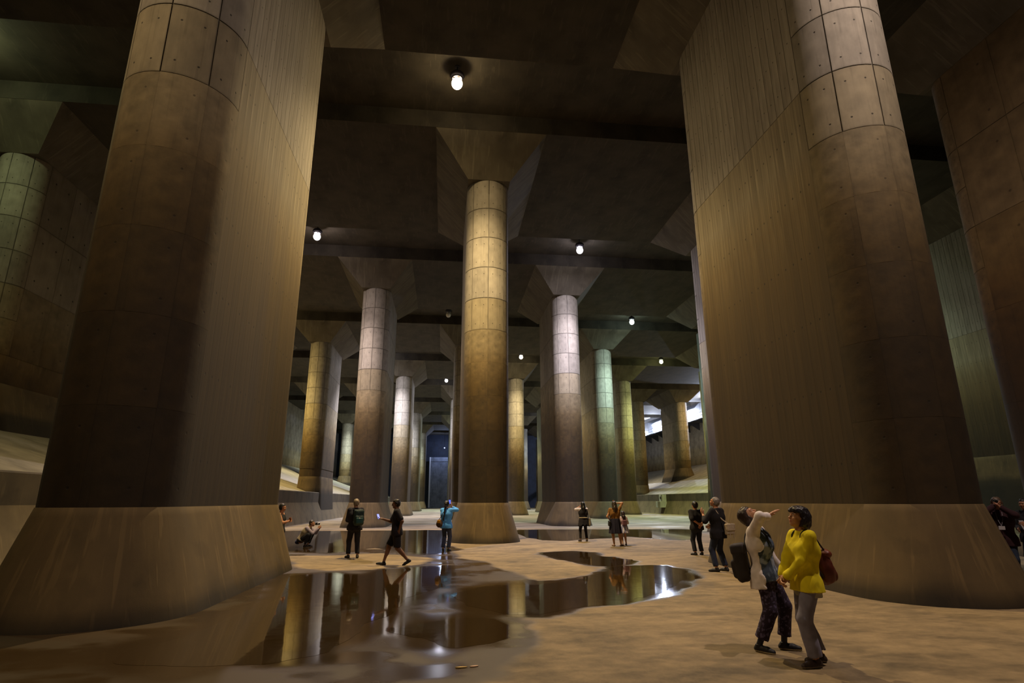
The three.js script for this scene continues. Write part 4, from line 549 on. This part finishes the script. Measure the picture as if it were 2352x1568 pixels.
// 5 woman in blue
{
  const p = makePerson({ H: 1.64, at: [0.13, 20.7], face: [0.42, -0.9], label: 'woman in a light blue jacket with a long ponytail holding up a phone', skin: 0xb98a6a, feet: { L: [0.11, 0.02, 0.35], R: [-0.09, 0.02, -0.1] }, arms: { R: { to: [-0.06, 1.46, 0.25], pole: [-1, -0.6, 0.1], dir: [0.2, 0.9, 0.2], palm: [0.6, 0, -0.6], curl: 0.5 }, L: { to: [0.06, 1.44, 0.27], pole: [1, -0.6, 0.1], dir: [-0.2, 0.9, 0.2], palm: [-0.6, 0, -0.6], curl: 0.5 } }, look: [0, 0.12, 1], tops: [{ name: 'jacket', color: 0x56a6ff, loose: 0.022, hem: -0.075, flareOut: 0.012, sleeve: 1.6, arm: 1.12 }], trousers: { color: 0x3a4260, leg: 0.98, cuff: 0.04 }, shoes: { color: 0x121218, sole: 0xbdb4a6 }, hair: { color: 0x150f14, tail: 0.22, brow: 0.055 } });
  const W = p.H(0, 0.0, 0.17), ph = new RoundedBoxGeometry(0.075, 0.15, 0.01, 3, 0.004), sc = new THREE.PlaneGeometry(0.068, 0.13).rotateY(Math.PI).translate(0, 0, -0.006); for (const g of [ph, sc]) { g.translate(W.x, W.y + 0.06, W.z + 0.05); }
  carried(p, 'phone', 'phone held up in front of the face of the woman in blue', 'phone', [['case', ph, plain(0x16161c, 0.4)], ['screen', sc, new THREE.MeshStandardMaterial({ color: 0x222244, emissive: 0x5f78ff, emissiveIntensity: 1.1 })]]);
  const B = p.along(0.03, 0.1, -0.12);
  carried(p, 'shoulder_bag', 'brown shoulder bag with a mustard patch at the back of the woman in blue', 'bag', [['bag_body', soft(union([ell(B, [0.1, 0.13, 0.075]), ell(B.clone().add(V(0, -0.05, 0)), [0.11, 0.09, 0.08])], 0.05), [B], 0.2, 0.013, 0.014, 0x3c2312), fabric(0.6)], ['patch', soft(rbox(B.clone().add(V(-0.01, 0.05, -0.075)), [0.058, 0.05, 0.016], 0.014), [B.clone().add(V(-0.01, 0.05, -0.075))], 0.09, 0.009, 0.004, 0xc58a10), fabric(0.6)], ['strap', ribbon([B.clone().add(V(0, 0.12, 0)), p.along(0.2, 0.06, -0.085), p.along(0.318, -0.02, -0.035), p.along(0.31, -0.05, 0.03), p.along(0.15, 0.02, 0.085), B.clone().add(V(0.05, 0.08, 0.06))], 0.011), plain(0x2a180c)]]);
}
// 6 woman in the dark vest
{
  const p = makePerson({ H: 1.57, at: [5.85, 24.8], face: [-0.08, -1], label: 'woman in a dark vest and tunic over white sleeves with raised hands', skin: 0xb98a6a, feet: { L: [0.15, 0, 0.2], R: [-0.13, 0, -0.2] }, arms: { R: { to: [-0.05, 1.38, 0.24], pole: [-1, -0.7, 0.2], curl: 0.6 }, L: { to: [0.07, 1.38, 0.24], pole: [1, -0.5, 0.2], curl: 0.6 } }, look: [0, 0.1, 1], tops: [{ name: 'shirt', color: 0xc9c2cc, loose: 0.01, hem: 0, sleeve: 0.85, arm: 1.2 }, { name: 'vest', color: 0x17151f, loose: 0.02, hem: -0.14, flareOut: 0.05, sleeve: 0, neck: 0.3 }], trousers: { color: 0x0e0d14, leg: 0.92, cuff: 0.033 }, shoes: { color: 0x3a2c28, sole: 0x2a211d }, hair: { color: 0x0d0b10, long: 0.08, brow: 0.055, vol: 1.04 } });
  const ring = new THREE.TorusGeometry(1, 0.16, 8, 40).rotateX(Math.PI / 2).scale(0.165, 0.12, 0.125).translate(p.hip.x, p.hip.y + 0.075 * p.s, p.hip.z);
  mesh('belt', ring, plain(0xb5aa98), p.P);
  const B = V(-0.25, 0.76, 0.02);
  carried(p, 'tote_bag', 'pale cloth tote bag hanging at the right of the woman in the dark vest', 'bag', [['bag_body', soft(rbox(B, [0.04, 0.17, 0.12], 0.035), [B], 0.24, 0.014, 0.014, 0x857c6c), fabric()], ['handle', ribbon([B.clone().add(V(0, 0.15, -0.06)), V(-0.215, 1.08, -0.01), p.sh.R.clone().add(V(-0.01, 0.06, 0)), V(-0.215, 1.08, 0.04), B.clone().add(V(0, 0.15, 0.07))], 0.008), plain(0x857c6c)]]);
}
// 7 woman with skirt
{
  const p = makePerson({ H: 1.6, w: 1.05, at: [6.4, 22.05], face: [0.12, -1], label: 'woman in a mustard brown top and navy skirt with an elbow raised', skin: 0xb5845f, feet: { L: [0.06, 0.02, 0.25], R: [-0.2, 0.06, -0.75] }, hip: [-0.01, 0.835, 0], arms: { R: { to: [-0.07, 1.53, 0.05], pole: [-1, 0.15, -0.1], dir: [0.6, 0.7, 0], palm: [0.6, -0.2, -0.4], curl: 0.4 }, L: { to: [0.2, 0.98, 0.16], curl: 0.4 } }, look: [-0.1, 0.05, 1], tops: [{ name: 'top', color: 0x7a5420, loose: 0.022, hem: -0.03, flareOut: 0.01, sleeve: 0.35, arm: 1.15, rumple: 0.016 }], skirt: { color: 0x14122c, hem: 0.45, wide: 0.235 }, shoes: { color: 0x8a6a4c, sole: 0x2d211a, top: 0.03 }, hair: { color: 0x2f2216, long: 0.05, brow: 0.055, vol: 1.05 } });
  const B = p.along(-0.02, 0.135, -0.03);
  carried(p, 'shoulder_bag', 'small dark shoulder bag at the left hip of the woman in the navy skirt', 'bag', [['bag_body', soft(rbox(B, [0.05, 0.1, 0.12], 0.045), [B], 0.2, 0.013, 0.01, 0x14141a), fabric(0.6)], ['strap', ribbon([B.clone().add(V(0, 0.1, -0.05)), p.along(0.15, 0.1, -0.075), p.along(0.31, 0.0, -0.055), p.along(0.33, -0.055, 0), p.along(0.28, -0.02, 0.075), p.along(0.12, 0.09, 0.07), B.clone().add(V(0, 0.1, 0.06))], 0.01), plain(0x100f12)]]);
}
// 8 girl
{
  const p = makePerson({ H: 1.22, w: 0.98, at: [6.86, 22.5], face: [-0.05, -1], label: 'small girl in a pale pink top and lilac skirt with a mauve backpack', skin: 0xb98a6a, feet: { L: [0.06, 0, 0.1], R: [-0.08, 0.02, -0.1] }, arms: { L: { to: [0.13, 0.68, 0.08] }, R: { to: [-0.1, 0.74, 0.14] } }, tops: [{ name: 'blouse', color: 0xcdb6c0, loose: 0.014, hem: -0.04, sleeve: 0.9, arm: 1.15 }], skirt: { color: (x, y, z) => (Math.sin(Math.atan2(z, x) * 9) > 0.3 ? [0.62, 0.6, 0.74] : [0.33, 0.33, 0.6]), hem: 0.44, wide: 0.2 }, shoes: { color: 0x5d4a44, sole: 0x3a2f2b, top: 0.04 }, hair: { color: 0x22131c, long: 0.12, brow: 0.055, vol: 1.08 } });
  const B = p.along(0.14, 0.01, -0.125);
  carried(p, 'child_backpack', 'small mauve backpack on the back of the girl', 'backpack', [['pack_body', soft(rbox(B, [0.085, 0.11, 0.05], 0.04), [B], 0.16, 0.011, 0.008, 0x7d5566), fabric(0.7)], ...[0.055, -0.055].map((x) => ['strap', ribbon([B.clone().add(V(x, 0.1, 0.03)), p.along(0.31, x / p.s, -0.01), p.along(0.24, x / p.s, 0.085), B.clone().add(V(x * 1.5, -0.08, 0.06))], 0.008), plain(0x6b4656)])]);
}
// 9 man with hands behind his back
makePerson({ H: 1.58, w: 1.16, at: [7.86, 18.1], face: [-0.15, -1], label: 'stocky man in a black shirt with hands clasped behind his back', skin: 0xb07a5c, feet: { L: [0.12, 0, 0.35], R: [-0.11, 0, -0.25] }, arms: { L: { to: [0.05, 0.93, -0.17], pole: [1, 0, -0.4], dir: [-0.8, -0.4, -0.1], palm: [0, 0.2, -1], curl: 0.6 }, R: { to: [-0.03, 0.88, -0.185], pole: [-1, 0, -0.4], dir: [0.6, -0.6, -0.1], palm: [0, 0.2, -1], curl: 0.6 } }, look: [0.05, 0.05, 1], tops: [{ name: 'shirt', color: 0x0f0d16, loose: 0.024, hem: -0.06, sleeve: 1.15, arm: 1.2 }], trousers: { color: 0x14182a, leg: 1.05, cuff: 0.04 }, shoes: { color: 0x121013, sole: 0x1a1614 }, hair: { color: 0x130d12, brow: 0.05, low: -0.085, vol: 1.06 } });
// 10 man with the satchel
{
  const p = makePerson({ H: 1.7, w: 1.06, at: [6.58, 13.95], face: [-0.5, -0.87], label: 'grey haired man in black with a cream satchel slung across his back', skin: 0xb07c60, feet: { L: [0.14, 0.03, 0.45], R: [-0.15, -0.03, -0.1] }, arms: { L: { to: [0.17, 1.3, 0.26], pole: [0.7, -1, 0], dir: [0.1, 0.8, 0.3], palm: [-0.8, 0, -0.3], curl: 0.5 }, R: { to: [-0.12, 1.02, 0.24], curl: 0.5 } }, look: [0.25, 0.3, 0.9], tops: [{ name: 'jacket', color: 0x100d16, loose: 0.024, hem: -0.085, sleeve: 1.5, arm: 1.15 }], trousers: { color: 0x232b44, leg: 1.0, cuff: 0.037 }, shoes: { color: 0x0f0d10, sole: 0x151215 }, hair: { color: 0x7a7472, brow: 0.06, low: -0.05 } });
  const B = p.along(0.04, -0.035, -0.165);
  carried(p, 'satchel', 'cream canvas satchel with hanging straps on the back of the grey haired man in black', 'bag', [['bag_body', soft(rbox(B, [0.155, 0.125, 0.05], 0.03), [B], 0.22, 0.012, 0.008, 0xa89a86), fabric()], ['flap', soft(rbox(B.clone().add(V(0, 0.045, -0.02)), [0.158, 0.085, 0.045], 0.02), [B.clone().add(V(0, 0.045, -0.02))], 0.2, 0.012, 0.006, 0xb3a48f), fabric()], ...[0.06, -0.09].map((x) => ['buckle_strap', new RoundedBoxGeometry(0.028, 0.13, 0.012, 2, 0.004).translate(B.x + x, B.y - 0.14, B.z - 0.045), plain(0xa89a86)]), ['shoulder_strap', ribbon([B.clone().add(V(0.02, 0.12, 0)), p.along(0.18, 0.03, -0.095), p.along(0.3, 0.08, -0.035), p.along(0.3, 0.085, 0.035), p.along(0.15, 0, 0.1), p.along(0.02, -0.1, 0.03), B.clone().add(V(-0.13, -0.02, 0.04))], 0.014), plain(0xb9ab97)]]);
}
// 11 woman in maroon taking a picture
{
  const p = makePerson({ H: 1.67, w: 1.08, at: [11.22, 11.05], face: [-0.7, 0.7], label: 'person in a maroon cardigan at the right holding a camera to the face', skin: 0xa9785c, feet: { L: [0.1, 0.03, 0.2], R: [-0.1, 0, -0.2] }, arms: { R: { to: [-0.045, 1.5, 0.2], pole: [-1, -0.8, 0.1], dir: [0.5, 0.7, 0.2], palm: [0.7, 0, -0.3], curl: 0.8 }, L: { to: [0.05, 1.47, 0.22], pole: [1, -0.8, 0.1], dir: [-0.4, 0.7, 0.2], palm: [-0.7, 0, -0.3], curl: 0.8 } }, look: [0, 0.12, 1], tops: [{ name: 'cardigan', color: 0x2c0b16, loose: 0.024, hem: -0.09, flareOut: 0.02, sleeve: 1.9, arm: 1.15 }], trousers: { color: 0x1e2a40 }, shoes: { color: 0x14110f }, hair: { color: 0x574539, bob: 1, brow: 0.06, low: -0.09 } });
  const C = p.H(0, 0.015, 0.15);
  carried(p, 'camera', 'small black camera in front of the face of the person in maroon', 'camera', [['camera_body', new RoundedBoxGeometry(0.12, 0.075, 0.045, 3, 0.012).translate(C.x, C.y, C.z), plain(0x0e0e10, 0.4)], ['lens', new THREE.CylinderGeometry(0.03, 0.032, 0.05, 24).rotateX(Math.PI / 2).translate(C.x, C.y, C.z + 0.045), plain(0x121214, 0.3)]]);
  const N = p.along(0.12, 0, 0.125);
  carried(p, 'name_badge', 'white name badge on a lanyard over the maroon cardigan', 'badge', [['card', new RoundedBoxGeometry(0.1, 0.07, 0.006, 2, 0.002).translate(N.x, N.y, N.z), plain(0xc9c6cf, 0.6)], ...[0.05, -0.05].map((x) => ['lanyard', ribbon([N.clone().add(V(0, 0.035, 0)), p.along(0.22, x / p.s * 0.8, 0.092), p.along(0.3, x / p.s, 0.045)], 0.006), plain(0x7a7480)])]);
}
// 12 person at the right border
{
  const p = makePerson({ H: 1.64, at: [12.6, 11.75], face: [-1, 0.25], label: 'person in black cut by the right border holding a white sheet', skin: 0xa07050, feet: { L: [0.09, 0.02, 0.1], R: [-0.09, 0, -0.1] }, arms: { L: { to: [0.1, 1.1, 0.24], curl: 0.7 }, R: { to: [-0.1, 1.0, 0.22] } }, tops: [{ name: 'jacket', color: 0x0d0c12, loose: 0.022, hem: -0.08, sleeve: 1.85 }], trousers: { color: 0x101018 }, shoes: { color: 0x0c0b0c }, hair: { color: 0x0d0b0c, brow: 0.05 } });
  const W = p.arms.L.tip; carried(p, 'leaflet', 'white folded leaflet in the hand of the person at the right border', 'leaflet', [['sheet', new RoundedBoxGeometry(0.1, 0.2, 0.006, 1, 0.002).rotateX(-0.4).rotateY(1.2).translate(W.x, W.y - 0.02, W.z - 0.02), plain(0x9a979c, 0.8)]]);
}
// 13 woman half hidden by the left pillar
makePerson({ H: 1.56, at: [-4.8, 18.75], face: [1, 0.12], label: 'woman with bare arms half hidden behind the foot of the huge left pillar', skin: 0xb07d5c, feet: { L: [0.09, 0.02, 0.1], R: [-0.09, 0.03, -0.1] }, arms: { R: { to: [0.02, 1.06, 0.24], pole: [-0.6, -0.9, 0.1], curl: 0.6 }, L: { to: [0.1, 1.1, 0.22], curl: 0.5 } }, look: [0, 0.02, 1], tops: [{ name: 'tank_top', color: 0x17161a, loose: 0.012, hem: -0.06, sleeve: 0, neck: 0.28 }], trousers: { color: 0x1a1a20 }, shoes: { color: 0x17140f }, hair: { color: 0x140e0d, brow: 0.06, vol: 1.03, bob: 1, low: -0.06 } });
// 14 crouching photographer
{
  const p = makePerson({ H: 1.66, w: 1.04, at: [-5.0, 23.4], face: [1, 0.16], label: 'photographer crouching by the water in a beige vest', skin: 0xa2755a, hip: [0, 0.27, -0.2], lean: [0, 0.62], headShift: [0, 0, 0.1], look: [0, 0.02, 1], kneeOut: 0.18, feet: { L: [0.1, 0.02, 0.15], R: [-0.1, 0.0, -0.15] }, arms: { R: { to: [-0.05, 0.66, 0.42], pole: [-0.4, -1, 0], dir: [0.2, 0.6, 0.6], palm: [0.7, 0, 0], curl: 0.8 }, L: { to: [0.05, 0.66, 0.42], pole: [0.4, -1, 0], dir: [-0.2, 0.6, 0.6], palm: [-0.7, 0, 0], curl: 0.8 } }, tops: [{ name: 'shirt', color: 0x8d8498, loose: 0.01, hem: 0.02, sleeve: 1.9 }, { name: 'vest', color: 0x8a7f6c, loose: 0.022, hem: -0.01, sleeve: 0 }], trousers: { color: 0x16161f, top: 0.5 }, shoes: { color: 0x1a1616, sole: 0xb9aaa0 }, hair: { color: 0x2c241f, brow: 0.06, low: -0.06 } });
  const C = p.H(0, -0.01, 0.16);
  carried(p, 'camera', 'camera with a silver ring held by the crouching photographer', 'camera', [['camera_body', new RoundedBoxGeometry(0.14, 0.09, 0.06, 3, 0.014).translate(C.x, C.y, C.z), plain(0x0d0d0f, 0.4)], ['lens', new THREE.CylinderGeometry(0.036, 0.04, 0.1, 24).rotateX(Math.PI / 2).translate(C.x, C.y, C.z + 0.075), plain(0x101012, 0.3)], ['lens_ring', new THREE.TorusGeometry(0.038, 0.007, 8, 24).translate(C.x, C.y, C.z + 0.07), plain(0xc8ccd2, 0.3)]]);
  const B = V(0, 0.18, -0.34);
  carried(p, 'waist_bag', 'blue waist bag behind the crouching photographer', 'bag', [['bag_body', soft(ell(B, [0.13, 0.085, 0.08]), [B], 0.17, 0.013, 0.012, 0x0f1a44), fabric(0.7)], ['strap', new THREE.TorusGeometry(0.16, 0.012, 8, 30).rotateX(Math.PI / 2).translate(0, 0.26, -0.19), plain(0x0b1230)]]);
}
// two scraps of leaf in the foreground
for (const [l, w, x, z, r, hex, label] of [[0.12, 0.022, 0.23, 6.53, 0.05, 0xb89a5c, 'long yellowish dry leaf scrap on the wet floor at the lower edge'], [0.09, 0.024, 0.36, 6.55, 0.25, 0xbf9f86, 'short pinkish dry leaf scrap right of the yellowish one on the wet floor']]) {
  const s = new THREE.Shape(); s.moveTo(-l / 2, 0); s.bezierCurveTo(-l / 4, w, l / 4, w, l / 2, 0); s.bezierCurveTo(l / 4, -w * 0.7, -l / 4, -w * 0.8, -l / 2, 0);
  const e = new THREE.ExtrudeGeometry(s, { depth: 0.004, bevelEnabled: true, bevelSize: 0.002, bevelThickness: 0.002, bevelSegments: 1 }); e.rotateX(-Math.PI / 2); e.rotateY(r);
  const m = mesh('dry_leaf', e, plain(hex, 0.8)); m.position.set(x, 0.004, -z); tag(m, label, 'leaf');
}

renderer.render(scene, camera);
